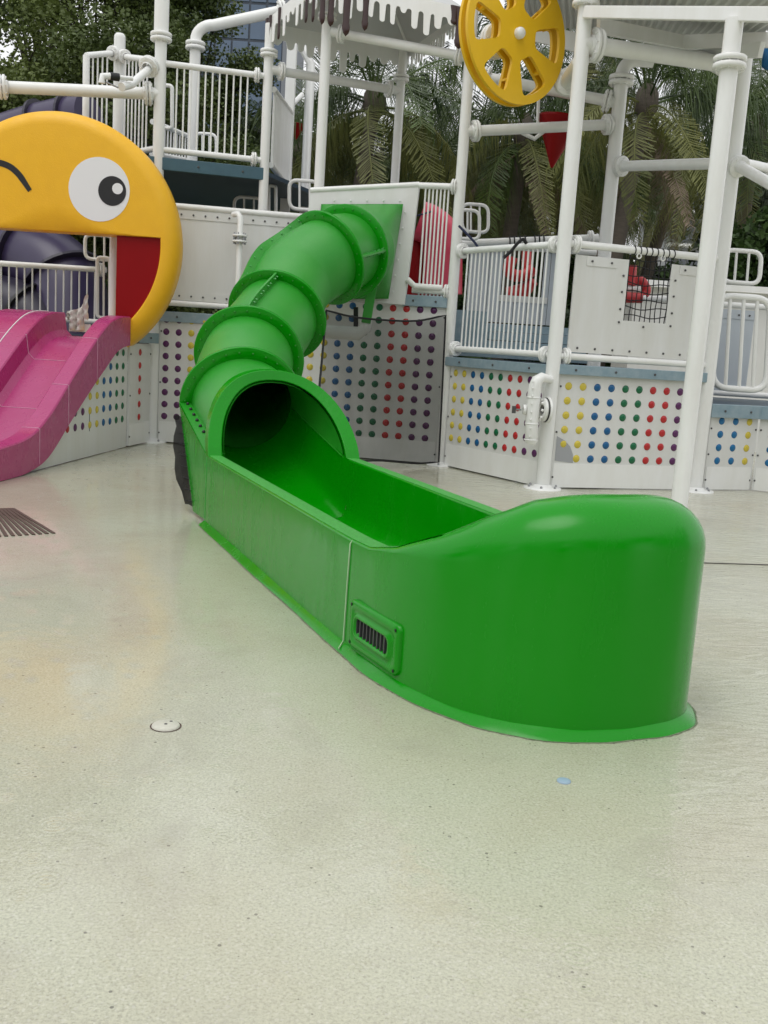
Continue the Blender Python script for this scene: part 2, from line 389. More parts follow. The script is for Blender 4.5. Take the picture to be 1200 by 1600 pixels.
# ------------------------------------------------------------------ posts and pipes
def post(label, xy, z1, r, collars=(), r_up=None, base=True, z0=0.0, cap=False, cat='post', group='white support posts'):
    t = thing('support_post', label, cat, (xy[0], xy[1], z0), group)
    zc = collars[0] if collars else z1
    MB().tube([(xy[0], xy[1], z0), (xy[0], xy[1], zc)], r, 20).build('shaft', M_WHITE, t)
    for c in collars: inst('collar', ME_COLLAR, t, (xy[0], xy[1], c), None, (r, r, r * 0.95))
    if collars and z1 > zc:
        MB().tube([(xy[0], xy[1], zc + 0.002), (xy[0], xy[1], z1)], r_up or r, 20).build('upper_shaft', M_WHITE, t)
    if base:
        b = MB(); b.lathe([(r * 0.9, 0.045), (r * 1.25, 0.04), (r * 1.4, 0.022), (r * 2.6, 0.016), (r * 2.7, 0.0)], (xy[0], xy[1], 0), (0, 0, 1), 28).build('base_plate', M_WHITE, t)
        bolts(t, [(xy[0] + 2.1 * r * math.cos(a), xy[1] + 2.1 * r * math.sin(a), 0.015) for a in [k * math.pi / 3 + 0.3 for k in range(6)]], (0, 0, 1), 0.013, 0.025, M_STEEL)
    if cap:
        MB().lathe([(r, 0), (r * 0.96, r * 0.35), (r * 0.7, r * 0.7), (0, r * 0.85)], (xy[0], xy[1], z1), (0, 0, 1), 20).build('cap', M_WHITE, t)
    return t
pA, pP, pB, pQ, pC, pD, pE, pF = (-2.89, 12.0), (-1.69, 12.3), None, (-0.13, 13.03), (0.62, 11.46), (1.6, 10.0), (2.5, 8.3), (3.34, 10.585)
b_top = at(511, 26, 11.8); pB = (at(505, 160, 11.8).x, 11.8)
g_pt = at(952, 320, 12.0); pG = (g_pt.x, 12.0)
s_pt = at(186, 130, 12.8); pS = (s_pt.x, 12.8)
post('tall white post right of the yellow winking face, thicker above its collar', pA, 6.2, 0.067, (4.65,), 0.083)
post('slim white post at the left corner of the dripping canopy', pP, 4.95, 0.057, (4.63,))
post('white post rising behind the slide box to the canopy\'s front corner', pB, b_top.z + 0.3, 0.059, (b_top.z,))
post('thin white rear post under the canopy, in front of the palm fronds', pQ, 4.95, 0.055, (4.63,))
post('white post between the green slide box and the lower deck railing', pC, 5.0, 0.06, (4.64,))
post('white post with the spray pipe mounted on its lower part', pD, 4.72, 0.072, (4.66,))
post('frontmost white post, its foot hidden by the green slide end', pE, 4.02, 0.071, (3.71,))
post('white post directly behind the frontmost post on the right', pF, 4.62, 0.074)
post('white post with a bent elbow top behind the net window', pG, 4.5, 0.079, (4.5,))
post('short round-capped white post on the upper deck above the yellow face', pS, 4.83, 0.068, (), cap=True)
gt = bpy.data.objects['support_post.008']
arc = [V(pG[0], 12.0, 4.5)] + [V(pG[0] + 0.17 - 0.17 * math.cos(a), 12.0, 4.56 + 0.17 * math.sin(a)) for a in [k * math.pi / 16 for k in range(9)]] + [V(pG[0] + 0.34, 12.0, 4.73)]
MB().tube(arc, 0.076, 18).build('elbow', M_WHITE, gt)

def pipe(label, a, b, r, coup=(0, 1), group='white horizontal pipes', inset=0.16, name='pipe_rail', scale=1.0):
    a, b = Vector(a), Vector(b)
    t = thing(name, label, 'pipe', a, group)
    MB().tube([a, b], r, 18).build('pipe', M_WHITE, t)
    d = (b - a).normalized()
    for c in coup:
        p = a + d * inset if c == 0 else b - d * inset
        inst('coupling', ME_COUP, t, p, toz(d), (r * scale,) * 3)
    return t
def vz(xy, z): return V(xy[0], xy[1], z)
pipe('long white pipe running left above the yellow winking face', at(-60, 133, 11.5), vz(pA, 4.03), 0.067, (1,), inset=0.13)
inst('coupling', ME_COUP, bpy.data.objects['pipe_rail'], at(4, 136, 11.55), toz(at(240, 147, 12) - at(4, 136, 11.55)), (0.067,) * 3)
pipe('white pipe under the front of the canopy between two posts', V(*at(518, 50, 11.8)), vz(pC, 4.49), 0.052, (0, 1), inset=0.12)
pipe('pale grey-white pipe under the rear of the canopy', vz(pP, 4.45), vz(pQ, 4.48), 0.052, (0, 1), inset=0.16)
pipe('thick white pipe beneath the corrugated roof edge', vz(pD, 4.28), vz((3.30, 10.56), 4.32), 0.078, (0,), inset=0.14)
pipe('white pipe crossing in front of the red cone bucket', vz(pC, 3.72), vz(pG, 4.02), 0.058, (0, 1), inset=0.13)
pipe('white pipe from the yellow wheel to the elbow-topped post', at(742, 118, 12.3), vz(pG, 4.25), 0.062, (0, 1), inset=0.14)
pipe('white pipe joining the elbow-topped post to the post on its right', vz(pG, 3.55), vz(pF, 3.40), 0.058, (0,), inset=0.13)
pipe('short white pipe leaving the right-hand post toward the frame edge', vz(pF, 3.42), at(1225, 268, 12.2), 0.05, (1,), inset=0.45)
pipe('sloping white pipe running down off the right edge of the picture', vz(pF, 3.40), at(1235, 305, 9.6), 0.055, (0,), inset=0.12)
pipe('white pipe behind the lower deck railing with black rope turns', at(716, 381, 13.0), at(935, 372, 13.0), 0.05, (1,), inset=0.1)
# bent pipe from the left tree side to the canopy
bt = thing('bent_pipe', 'white bent pipe rising from the stair and turning toward the canopy', 'pipe', (at(303, 150, 14.0).x, 14.0, 0), 'white horizontal pipes')
x0 = at(303, 150, 14.0).x
zt = at(312, 38, 14.0).z
MB().tube([V(x0, 14, 3.32), V(x0, 14, zt - 0.22)] + [V(x0 + 0.24 - 0.24 * math.cos(a), 14, zt - 0.2 + 0.2 * math.sin(a)) for a in [k * math.pi / 16 for k in range(1, 9)]] + [V(*at(440, 17, 14.2))], 0.072, 18).build('pipe', M_WHITE, bt)
inst('collar', ME_COLLAR, bt, V(x0, 14, zt - 0.27), None, (0.072,) * 3)
inst('coupling', ME_COUP, bt, at(441, 17, 14.2), toz(at(440, 17, 14.2) - at(330, 35, 14.0)), (0.072,) * 3)
# square posts of the stair behind the canopy
for (pa, pb, Y, w, lab) in (((457, 66), (448, 300), 14.3, 0.13, 'square white post at the stair behind the canopy'),):
    a = at(*pa, Y); t = thing('square_post', lab, 'post', (a.x, Y, 0), None)
    MB().box((a.x, Y, a.z / 2), (w, w, a.z)).build('shaft', M_WHITE, t, 0.008)
    MB().lathe([(0.05, 0), (0.075, 0.004), (0.075, 0.03), (0, 0.04)], (a.x, Y, a.z), (0, 0, 1), 16).build('cap', M_WHITE, t)
t = thing('bent_post', 'square white post with a bent top behind the canopy', 'post', (at(480, 200, 15).x, 15, 0))
q0 = at(481, 200, 15)
MB().tube([V(q0.x, 15, 0), V(q0.x, 15, at(487, 100, 15).z), V(*at(468, 66, 15)), V(*at(455, 50, 15))], 0.065, 4).build('shaft', M_WHITE, t)
MB().tube([V(*at(472, 148, 14.95)), V(*at(452, 168, 14.3))], 0.035, 10).build('brace', M_WHITE, t)

# ------------------------------------------------------------------ railings
def railing(label, a, b, zl, zt, n, group='white baluster railings', rr=0.035, rb=0.0105, coup=('ta', 'tb', 'la', 'lb'), ends=True, zl2=None, zt2=None, drop=0.0, inset=0.13):
    """a, b: ground points; zl/zt heights at a, zl2/zt2 at b"""
    zl2 = zl if zl2 is None else zl2; zt2 = zt if zt2 is None else zt2
    t = thing('railing', label, 'railing', ((a[0] + b[0]) / 2, (a[1] + b[1]) / 2, min(zl, zl2)), group)
    ta, tb, la, lb = V(a[0], a[1], zt), V(b[0], b[1], zt2), V(a[0], a[1], zl), V(b[0], b[1], zl2)
    MB().tube([ta, tb], rr, 14).build('top_rail', M_WHITE, t); MB().tube([la, lb], rr, 14).build('bottom_rail', M_WHITE, t)
    L = (lb - la).length; e = inset / L * 1.5
    for i in range(n):
        f = lerp(min(e, 0.12), 1 - e, (i + 0.5) / n)
        p = la.lerp(lb, f); q = ta.lerp(tb, f)
        inst('baluster', ME_BAL, t, p - V(0, 0, drop), toz(q - p), (rb, rb, (q - p).length + drop))
    d = (tb - ta).normalized(); d2 = (lb - la).normalized(); s_ = inset / L
    for c in coup:
        p = {'ta': ta.lerp(tb, s_), 'tb': tb.lerp(ta, s_), 'la': la.lerp(lb, s_), 'lb': lb.lerp(la, s_)}[c]
        inst('coupling', ME_COUP, t, p, toz(d if c[0] == 't' else d2), (rr * 1.22,) * 3)
    return t
railing('white railing in front of the blue steps, between two posts', pC, pD, 1.35, 2.43, 19, drop=0.0)
railing('white upper deck railing left of the dripping canopy', pA, pP, 3.42, 4.37, 11, coup=('tb', 'lb'))
bx0 = at(655, 287, 11.54)
railing('short white railing between the slide box and the post', (bx0.x, bx0.y), pC, 1.98, 3.13, 7, coup=('tb', 'lb'), drop=0.1, inset=0.07)
s1 = at(135, 90, 12.2)
railing('white railing corner left of the short capped post', (s1.x, s1.y), pS, 3.45, 4.45, 4, coup=('tb',), zt2=4.66, zl2=3.5)
MB().tube([V(s1.x, s1.y, 3.2), V(s1.x, s1.y, 4.45)], 0.04, 12).build('end_post', M_WHITE, bpy.data.objects['railing.003'])
railing('white railing between the short capped post and the tall post', pS, (-2.95, 12.12), 3.45, 4.62, 7, coup=('ta', 'la'), zt2=4.42)
r_a, r_b = at(-40, 409, 12.6), at(166, 422, 12.6)
railing('white railing seen through the mouth of the yellow face', (r_a.x, 12.6), (r_b.x, 12.6), 1.4, (r_a.z + r_b.z) / 2, 15, coup=('tb',), inset=0.06)
# stair railings behind
railing('steep white slatted stair railing beside the canopy\'s left post', (at(428, 140, 12.5).x, 12.5), (at(455, 178, 14.2).x, 14.2), at(425, 258, 12.5).z, at(430, 140, 12.5).z, 15, coup=(), zl2=at(450, 292, 14.2).z, zt2=at(455, 176, 14.2).z, rb=0.022, inset=0.03)
railing('sloping white stair railing behind the tall left post', (at(238, 190, 13.6).x, 13.6), (at(302, 216, 15.4).x, 15.4), at(238, 240, 13.6).z, at(238, 190, 13.6).z, 13, coup=(), zl2=at(302, 252, 15.4).z, zt2=at(302, 216, 15.4).z, rb=0.012, inset=0.03)

def hoop(label, corners, r, bars, group='rounded white grab rails'):
    """rounded rectangular loop through four corner points with vertical bars"""
    c = [Vector(p) for p in corners]
    t = thing('grab_rail', label, 'grab rail', min(c, key=lambda p: p.z), group)
    pts = []
    for i in range(4):
        p, a, b = c[i], c[i - 1], c[(i + 1) % 4]
        k = min((a - p).length, (b - p).length) * 0.3
        s_, e_ = p + (a - p).normalized() * k, p + (b - p).normalized() * k
        for j in range(6):
            u = j / 5; pts.append((1 - u) ** 2 * s_ + 2 * u * (1 - u) * p + u * u * e_)
    MB().tube(pts, r, 10, closed=True).build('loop', M_WHITE, t)
    for i in range(bars):
        f = (i + 1) / (bars + 1); lo = c[3].lerp(c[2], f); hi = c[0].lerp(c[1], f)
        inst('bar', ME_BAL, t, lo, toz(hi - lo), (r * 0.6, r * 0.6, (hi - lo).length))
    return t
def hoop_px(label, x0, y0, x1, y1, Y, r=0.02, bars=2, sk=0.0):
    hoop(label, [at(x0 + sk, y0, Y), at(x1 + sk, y0 + (x1 - x0) * 0.07, Y), at(x1, y1 + (x1 - x0) * 0.07, Y), at(x0, y1, Y)], r, bars)
hoop_px('rounded white grab rail above the white panel left of the slide', 366, 307, 412, 350, 13.4, 0.022, 2)
hoop_px('rounded white grab rail behind the slide box, nearer its left edge', 452, 281, 500, 326, 12.6, 0.024, 2)
hoop_px('narrow white grab rail beside the canopy\'s left post', 420, 290, 431, 340, 13.0, 0.022, 0)
hoop_px('rounded white grab rail on the upper stair behind the railing', 305, 208, 338, 242, 15.2, 0.024, 2)
hoop_px('narrow rounded grab rail just right of the tall left post', 252, 133, 269, 200, 12.8, 0.024, 0)
hoop_px('outer white grab rail right of the post beside the slide box', 722, 318, 763, 361, 12.6, 0.021, 2)
hoop_px('inner white grab rail right of the post beside the slide box', 712, 327, 749, 372, 12.2, 0.021, 1)
hoop_px('narrow white grab rail inside the mouth, beside the red panel', 152, 402, 172, 496, 12.0, 0.022, 1)
hoop_px('upper white grab rail inside the mouth of the yellow face', 133, 366, 178, 404, 12.5, 0.022, 2)
hoop_px('rounded white grab rail above the right-hand railing', 1128, 390, 1186, 440, 11.2, 0.025, 2, 4)
# right-hand railing with rounded corner
hoop_px('right-hand white railing with a rounded corner over the pale panel', 1112, 461, 1197, 605, 10.9, 0.036, 3, 8)

# ------------------------------------------------------------------ decks
def deck(label, pts, z1, th, m_edge=M_BLUE, m_under=M_NAVY, group='blue steel decks'):
    """pts: ground outline, counter-clockwise; slab with an edge beam on the first edge"""
    t = thing('deck', label, 'deck', (pts[0][0], pts[0][1], z1 - th), group)
    MB().poly([V(p[0], p[1], z1 - 0.06) for p in pts], V(0, 0, 0.05)).build('slab', m_under, t)
    return t
def edge_beam(t, a, b, z0, z1, out=0.0, m=M_BLUE):
    d = V(b[0] - a[0], b[1] - a[1], 0).normalized(); n = V(d.y, -d.x, 0)
    A = V(a[0], a[1], 0) + n * out; B = V(b[0], b[1], 0) + n * out
    o = MB().bar(A + V(0, 0, (z0 + z1) / 2), B + V(0, 0, (z0 + z1) / 2), 0.05, z1 - z0).build('edge_beam', m, t, 0.006)
    L = (B - A).length; k = max(2, int(L / 0.45))
    bolts(t, [A + d * (L * (i + 0.5) / k) + V(0, 0, (z0 + z1) / 2) + n * 0.025 for i in range(k)], n, 0.013, 0.012, M_DARKSTEEL)
    return o
dk = deck('blue deck of the lower right platform behind white railings', [pC, pD, pF, (3.2, 13.6), (0.6, 13.6)], 1.25, 0.1)
edge_beam(dk, pC, pD, 1.155, 1.255, 0.03); edge_beam(dk, pD, pF, 1.165, 1.265, 0.03)
dk2 = deck('blue upper deck with dark underside right of the yellow face', [pA, pP, (-0.6, 15.6), (-4.2, 15.6), (-4.2, 12.6)], 3.32, 0.1)
edge_beam(dk2, (-3.2, 11.93), pP, 3.19, 3.33, 0.03, mat('teal_deck_edge', (0.055, 0.125, 0.165), 0.4, noise=(5, 0.4)))
dk3 = deck('blue deck edge under the white panel left of the slide', [(-3.0, 12.0), (-1.35, 12.35), (-0.6, 13.6), (-3.0, 13.6)], 1.58, 0.1)
edge_beam(dk3, (-2.86, 12.0), (-1.3, 11.86), 1.455, 1.575, 0.03)
dk4 = deck('blue deck edge under the green slide box', [(-1.2, 11.8), (0.6, 11.5), (0.6, 13.2), (-1.2, 13.2)], 1.93, 0.1)
edge_beam(dk4, (0.06, 11.56), (0.57, 11.48), 1.80, 1.925, 0.03)
pR = (4.05, 10.89); pR2 = (4.6, 10.65)
dk5 = deck('low blue deck at the right edge behind the frontmost posts', [pF, pR, pR2, (5.2, 13), (3.3, 13)], 0.95, 0.1)
edge_beam(dk5, (3.40, 10.62), pR, 0.80, 0.945, 0.03); edge_beam(dk5, pR, pR2, 0.80, 0.945, 0.03)
dk6 = deck('small blue deck behind the pink slide and yellow face', [(-4.9, 11.55), (-2.95, 11.45), (-2.95, 13.0), (-4.9, 13.0)], 1.24, 0.1)
edge_beam(dk6, (-3.1, 11.3), (-2.86, 11.93), 1.19, 1.31, 0.03)

# ------------------------------------------------------------------ dot panels
def dot_panel(label, a, b, z1, cols, rows, z_bot, x0, dx, dz, kick=True, group='white panels with rows of candy-coloured dots', skip=()):
    """upright sheet from ground point a to b (left to right), printed dots as low domes"""
    A, B = V(a[0], a[1], 0), V(b[0], b[1], 0); d = (B - A).normalized(); n = V(d.y, -d.x, 0); L = (B - A).length
    t = thing('dot_panel', label, 'panel', A, group)
    MB().bar(A - n * 0.012 + V(0, 0, z1 / 2 + 0.008), B - n * 0.012 + V(0, 0, z1 / 2 + 0.008), 0.024, z1 - 0.016).build('sheet', M_PANEL, t)
    if kick:
        MB().bar(A + n * 0.003 + d * 0.02 + V(0, 0, 0.14), B + n * 0.003 - d * 0.02 + V(0, 0, 0.14), 0.005, 0.25).build('kick_strip', M_WHITE, t)
    q = Matrix((d, V(0, 0, 1), n)).transposed().to_quaternion()
    for c, key in enumerate(cols):
        for r_ in range(rows):
            x = x0 + c * dx
            if x < 0.03 or x > L - 0.03 or (c, r_) in skip: continue
            inst('dot', ME_DOT[key], t, A + d * x + V(0, 0, z_bot + r_ * dz) + n * 0.001, q)
    bolts(t, [A + d * e + n * 0.001 + V(0, 0, z) for e in (0.02, L - 0.02) for z in (0.12, z1 * 0.5, z1 - 0.12)], n, 0.011, 0.01, M_DARKSTEEL)
    return t, d, n
def toward(a, b, s): return (a[0] + (b[0] - a[0]) * s, a[1] + (b[1] - a[1]) * s)
dot_panel('dotted panel under the railing, just left of the spray pipe', toward(pC, pD, 0.04), toward(pC, pD, 0.965), 1.155, 'yybbggrrpp', 6, 0.34, 0.10, 0.158, 0.148)
tP, dP, nP = dot_panel('dotted panel below the net window, right of the spray pipe', toward(pD, pF, 0.045), toward(pD, pF, 0.955), 1.165, 'yybbggrrpp', 6, 0.315, 0.11, 0.165, 0.147, skip=((0, 0),))
aD = V(*toward(pD, pF, 0.045), 0) + nP * 0.003
MB().poly([aD + dP * x + V(0, 0, z) for x, z in ((0.03, 0.29), (0.24, 0.27), (0.23, 0.36), (0.19, 0.44), (0.12, 0.5), (0.03, 0.54))], nP * 0.002).build('torn_sticker', M_STICKER, tP)
LB = toward(pA, pC, 0.02); LM = toward(pA, pC, 0.5); LC = toward(pA, pC, 0.985)
dot_panel('tall dotted panel between the tall left post and the green tube', LB, LM, 1.46, 'ppyybbggrrpp', 9, 0.325, 0.08, 0.157, 0.1443)
dot_panel('tall dotted panel behind the dark netting beside the green tube', toward(pA, pC, 0.505), LC, 1.81, 'yybbggrrpp', 11, 0.30, 0.14, 0.1575, 0.1465)
L0, L1 = (-3.257 - 0.03, 8.6), (-3.0, 11.25)
dot_panel('narrow panel with one column of red dots beside the pink slide', (-2.985, 11.27), (-2.90, 11.9), 1.18, 'r', 6, 0.33, 0.30, 0.15, 0.15, kick=True)
dot_panel('dotted panel with large blue dots at the right edge', (3.44, 10.64), toward(pF, pR, 0.985), 0.80, 'BBy', 5, 0.33, 0.15, 0.19, 0.144)
dot_panel('partly cut off dotted panel at the far right edge', toward(pR, pR2, 0.02), pR2, 0.80, 'Byy', 5, 0.33, 0.14, 0.19, 0.144)

# ------------------------------------------------------------------ plain white guard panels
def bolt_row(t, a, b, n, cnt, m=M_DARKSTEEL, r=0.012): return bolts(t, [a.lerp(b, (i + 0.5) / cnt) for i in range(cnt)], n, r, 0.012, m)
# panel between the tall left post and the slide
ga, gbp = V(-2.80, 11.93, 0), V(-1.02, 12.24, 0); gd = (gbp - ga).normalized(); gn = V(gd.y, -gd.x, 0)
t = thing('guard_panel', 'plain white panel between the yellow face and the green tube', 'panel', ga + V(0, 0, 1.66), 'plain white guard panels')
MB().bar(ga + V(0, 0, 2.23), gbp + V(0, 0, 2.23), 0.02, 1.06).build('sheet', M_PANEL, t)
for z in (1.765, 2.70):
    MB().bar(ga + gn * 0.014 + V(0, 0, z), gbp + gn * 0.014 + V(0, 0, z), 0.008, 0.095).build('strip', M_PANEL, t)
    bolt_row(t, ga + gn * 0.018 + V(0, 0, z), gbp + gn * 0.018 + V(0, 0, z), gn, 13)
MB().tube([ga + V(0, 0, 2.79), gbp + V(0, 0, 2.79)], 0.036, 14).build('top_rail', M_WHITE, t)
MB().tube([ga + V(0, 0, 1.675) + gn * 0.02, gbp + V(0, 0, 1.675) + gn * 0.02], 0.034, 14).build('bottom_rail', M_WHITE, t)
# vertical pipe with flange in front of it
v0 = at(376, 335, 11.84)
t = thing('water_pipe', 'thin white downpipe with a steel flange in front of the white panel', 'pipe', (v0.x, 11.84, 1.6))
MB().tube([V(v0.x - 0.10, 11.94, 2.735), V(v0.x - 0.03, 11.87, 2.735), V(v0.x, 11.84, 2.69), V(v0.x, 11.84, 1.6)], 0.034, 14).build('pipe', M_WHITE, t)
fz = at(374, 374, 11.84).z
for dz_ in (-0.035, 0.03): MB().lathe([(0.03, 0), (0.085, 0), (0.085, 0.022), (0.03, 0.022)], (v0.x, 11.84, fz + dz_), (0, 0, 1), 20).build('flange', M_WHITE, t)
bolts(t, [V(v0.x + 0.065 * math.cos(k), 11.84 + 0.065 * math.sin(k), fz - 0.055) for k in (0.4, 1.4, 2.5, 3.5, 4.6, 5.6)], (0, 0, 1), 0.012, 0.13, M_STEEL)
# panel with the net window
def onwall(a, b, s, z): return V(a[0] + (b[0] - a[0]) * s, a[1] + (b[1] - a[1]) * s, z)
wa, wb = toward(pD, pF, 0.075), toward(pD, pF, 0.95)
wd = V(wb[0] - wa[0], wb[1] - wa[1], 0).normalized(); wnrm = V(wd.y, -wd.x, 0); WL = (V(*wb, 0) - V(*wa, 0)).length
t = thing('guard_panel', 'white panel with a black net window on the lower platform', 'panel', (*wa, 1.36), 'plain white guard panels')
W0 = V(*wa, 0); nx0, nx1, nz0 = 0.60, 1.10, 1.74
zb, ztop = 1.39, 2.34
for (x0_, x1_, z0_, z1_) in ((0, nx0, zb, ztop), (nx1, WL, zb, ztop), (nx0, nx1, zb, nz0)):
    MB().bar(W0 + wd * x0_ + V(0, 0, (z0_ + z1_) / 2), W0 + wd * x1_ + V(0, 0, (z0_ + z1_) / 2), 0.02, z1_ - z0_).build('sheet', M_PANEL, t)
MB().bar(W0 + wnrm * 0.014 + V(0, 0, zb + 0.045), W0 + wd * WL + wnrm * 0.014 + V(0, 0, zb + 0.045), 0.008, 0.09).build('strip', M_PANEL, t)
for x0_, x1_ in ((0.12, 0.46), (1.2, 1.56)): MB().bar(W0 + wd * x0_ + wnrm * 0.014 + V(0, 0, 2.29), W0 + wd * x1_ + wnrm * 0.014 + V(0, 0, 2.29), 0.008, 0.09).build('strip', M_PANEL, t)
bolt_row(t, W0 + wnrm * 0.018 + V(0, 0, zb + 0.045), W0 + wd * WL + wnrm * 0.018 + V(0, 0, zb + 0.045), wnrm, 8)
bolts(t, [W0 + wd * x + wnrm * 0.011 + V(0, 0, z) for x, z in [(nx0 - 0.05, q) for q in (1.72, 1.85, 2.02, 2.18)] + [(nx1 + 0.06, q) for q in (1.72, 1.85, 2.02, 2.18)] + [(0.84, 1.69)]], wnrm, 0.012, 0.012, M_DARKSTEEL)
bolts(t, [W0 + wd * x + wnrm * 0.018 + V(0, 0, 2.29) for x in (0.18, 0.4, 1.26, 1.5)], wnrm, 0.012, 0.012, M_DARKSTEEL)
MB().tube([vz(pD, 2.44), vz(pF, 2.44)], 0.038, 16).build('top_rail', M_WHITE, t)
MB().tube([vz(pD, 1.345), vz(pF, 1.345)], 0.036, 16).build('bottom_rail', M_WHITE, t)
wdd = (V(*pF, 0) - V(*pD, 0)).normalized()
for z, r_ in ((2.44, 0.044), (1.345, 0.043)):
    inst('coupling', ME_COUP, t, vz(pD, z) + wdd * 0.13, toz(wdd), (r_,) * 3)
nb = MB()
for i in range(9):
    x = lerp(nx0 + 0.01, nx1 - 0.01, i / 8); off = (random.random() - 0.5) * 0.02
    nb.tube([W0 + wd * (x + off * math.sin(k * 1.3 + i)) + V(0, 0, lerp(nz0 - 0.01, 2.40, k / 8)) + wnrm * 0.004 for k in range(9)], 0.0055, 5)
for i in range(8):
    z = lerp(nz0 + 0.06, 2.36, i / 7)
    nb.tube([W0 + wd * lerp(nx0, nx1, k / 8) + V(0, 0, z + 0.012 * math.sin(k * 0.9 + i * 2.1) - 0.012 * math.sin(math.pi * k / 8)) + wnrm * 0.004 for k in range(9)], 0.0055, 5)
stuff(nb.build('net', M_ROPE, t))
rb_ = MB()
for i in range(8):
    c = W0 + wd * lerp(nx0 + 0.04, nx1 - 0.0, i / 7) + V(0, 0, 2.44)
    rb_.tube([c + V(0, 0, 1) * 0.042 * math.cos(a) + wnrm * 0.042 * math.sin(a) + wd * 0.004 * a for a in [k * 2 * math.pi / 12 for k in range(13)]], 0.0055, 5)
stuff(rb_.build('rope_turns', M_ROPE, t))
for x in (0.70, 0.98): MB().lathe([(0.018, -0.006), (0.03, -0.006), (0.03, 0.006), (0.018, 0.006)], W0 + wd * x + V(0, 0, 2.385) + wnrm * 0.02, wnrm, 14, closed=True).build('lug', M_WHITE, t)
# pale panel far right behind the railing
ra, rb2 = at(1112, 490, 11.9), at(1178, 500, 11.9)
t = thing('guard_panel', 'pale blue-grey panel behind the right-hand rounded railing', 'panel', (ra.x, 11.9, 1.0), 'plain white guard panels')
MB().box(((ra.x + rb2.x) / 2, 11.9, 1.52), (rb2.x - ra.x, 0.02, 0.98)).build('sheet', M_GREYPANEL, t)
for z in (1.08, 1.95):
    MB().box(((ra.x + rb2.x) / 2, 11.885, z), (rb2.x - ra.x, 0.01, 0.09)).build('strip', M_GREYPANEL, t)
    bolt_row(t, V(ra.x, 11.88, z), V(rb2.x, 11.88, z), V(0, -1, 0), 4)
MB().tube([V(ra.x - 0.3, 11.9, 1.03), V(rb2.x + 0.6, 11.9, 1.03)], 0.035, 12).build('bottom_rail', M_WHITE, t)
MB().tube([V(ra.x - 0.3, 11.9, 2.06), V(rb2.x + 0.6, 11.9, 2.06)], 0.035, 12).build('top_rail', M_WHITE, t)
# back panel with a window, of vertical pale boards, behind the lower railing
ka, kb = at(730, 450, 13.3), at(878, 455, 13.3)
t = thing('board_wall', 'pale board wall with a window behind the lower railing', 'wall', (ka.x, 13.3, 1.6))
za, zbk = at(800, 505, 13.3).z, at(800, 392, 13.3).z
wx0, wx1, wz0 = at(788, 430, 13.3).x, at(852, 430, 13.3).x, at(800, 462, 13.3).z
nbrd = 14
for i in range(nbrd):
    x = lerp(ka.x, kb.x, (i + 0.5) / nbrd); w = (kb.x - ka.x) / nbrd - 0.006
    inside = wx0 < x < wx1
    top = wz0 if inside else zbk
    MB().box((x, 13.3 + random.uniform(-.002, .002), (za + top) / 2), (w, 0.02, top - za)).build('board', M_GREYPANEL, t)
MB().box(((wx0 + wx1) / 2, 13.28, wz0 - 0.04), (wx1 - wx0 + 0.1, 0.02, 0.08)).build('sill_strip', M_PANEL, t)
MB().tube([V(ka.x - 0.05, 13.26, za - 0.1), V(kb.x + 0.4, 13.26, za - 0.1)], 0.042, 12).build('bottom_rail', M_WHITE, t)
MB().tube([V(ka.x - 0.05, 13.28, zbk + 0.04), V(kb.x + 0.4, 13.28, zbk + 0.04)], 0.035, 12).build('top_rail', M_WHITE, t)
# blue steps behind the lower railing
t = thing('steps', 'stack of pale blue steel steps behind the lower railing', 'steps', (0.75, 12.2, 1.25))
for i in range(4):
    MB().box((1.55 - 0.02 * i, 12.35 + i * 0.2, 1.32 + i * 0.11), (1.75 - 0.05 * i, 0.22, 0.10)).build('tread', M_BLUE, t, 0.004)
MB().box((0.92, 12.55, 1.62), (0.42, 0.05, 0.42)).build('side_plate', M_BLUE, t)

# ------------------------------------------------------------------ slide box
t = thing('slide_box', 'white entry box panel around the green tube flange', 'box', (-0.4, 11.5, 1.8))
TL, TR, BR, BL = at(485, 300, 11.62), at(655, 291, 11.54), at(632, 476, 11.45), at(465, 465, 11.50)
th = V(0.06, 0.30, 0)
MB().poly([TL, TR, BR, BL], V(0, 0.03, 0)).build('front_panel', M_PANEL, t)
MB().poly([TR + V(0, 0.031, 0), TR + V(0.012, 0.06, 0), BR + V(0.012, 0.06, 0), BR + V(0, 0.031, 0)], V(-0.02, 0, 0)).build('side_panel', M_PANEL, t)
MB().tube([TL + V(0, 0.015, 0.02), TR + V(0, 0.015, 0.02)], 0.032, 12).build('top_rail', M_WHITE, t)
sq = [at(502, 319, 11.56), at(630, 319, 11.50), at(607, 467, 11.41), at(488, 467, 11.47)]
bolts(t, [sq[0].lerp(sq[1], (i + .8) / 5) + V(0, -0.0, 0.035) for i in range(5)] + [sq[1].lerp(sq[2], (i + .5) / 6) + V(0.035, -0.002, 0) for i in range(6)], (0, -1, 0), 0.013, 0.022, M_EYEWHITE)
MB().tube([at(636, 436, 11.44), at(648, 447, 11.45), at(690, 450, 11.46)], 0.034, 12).build('corner_rail', M_WHITE, t)

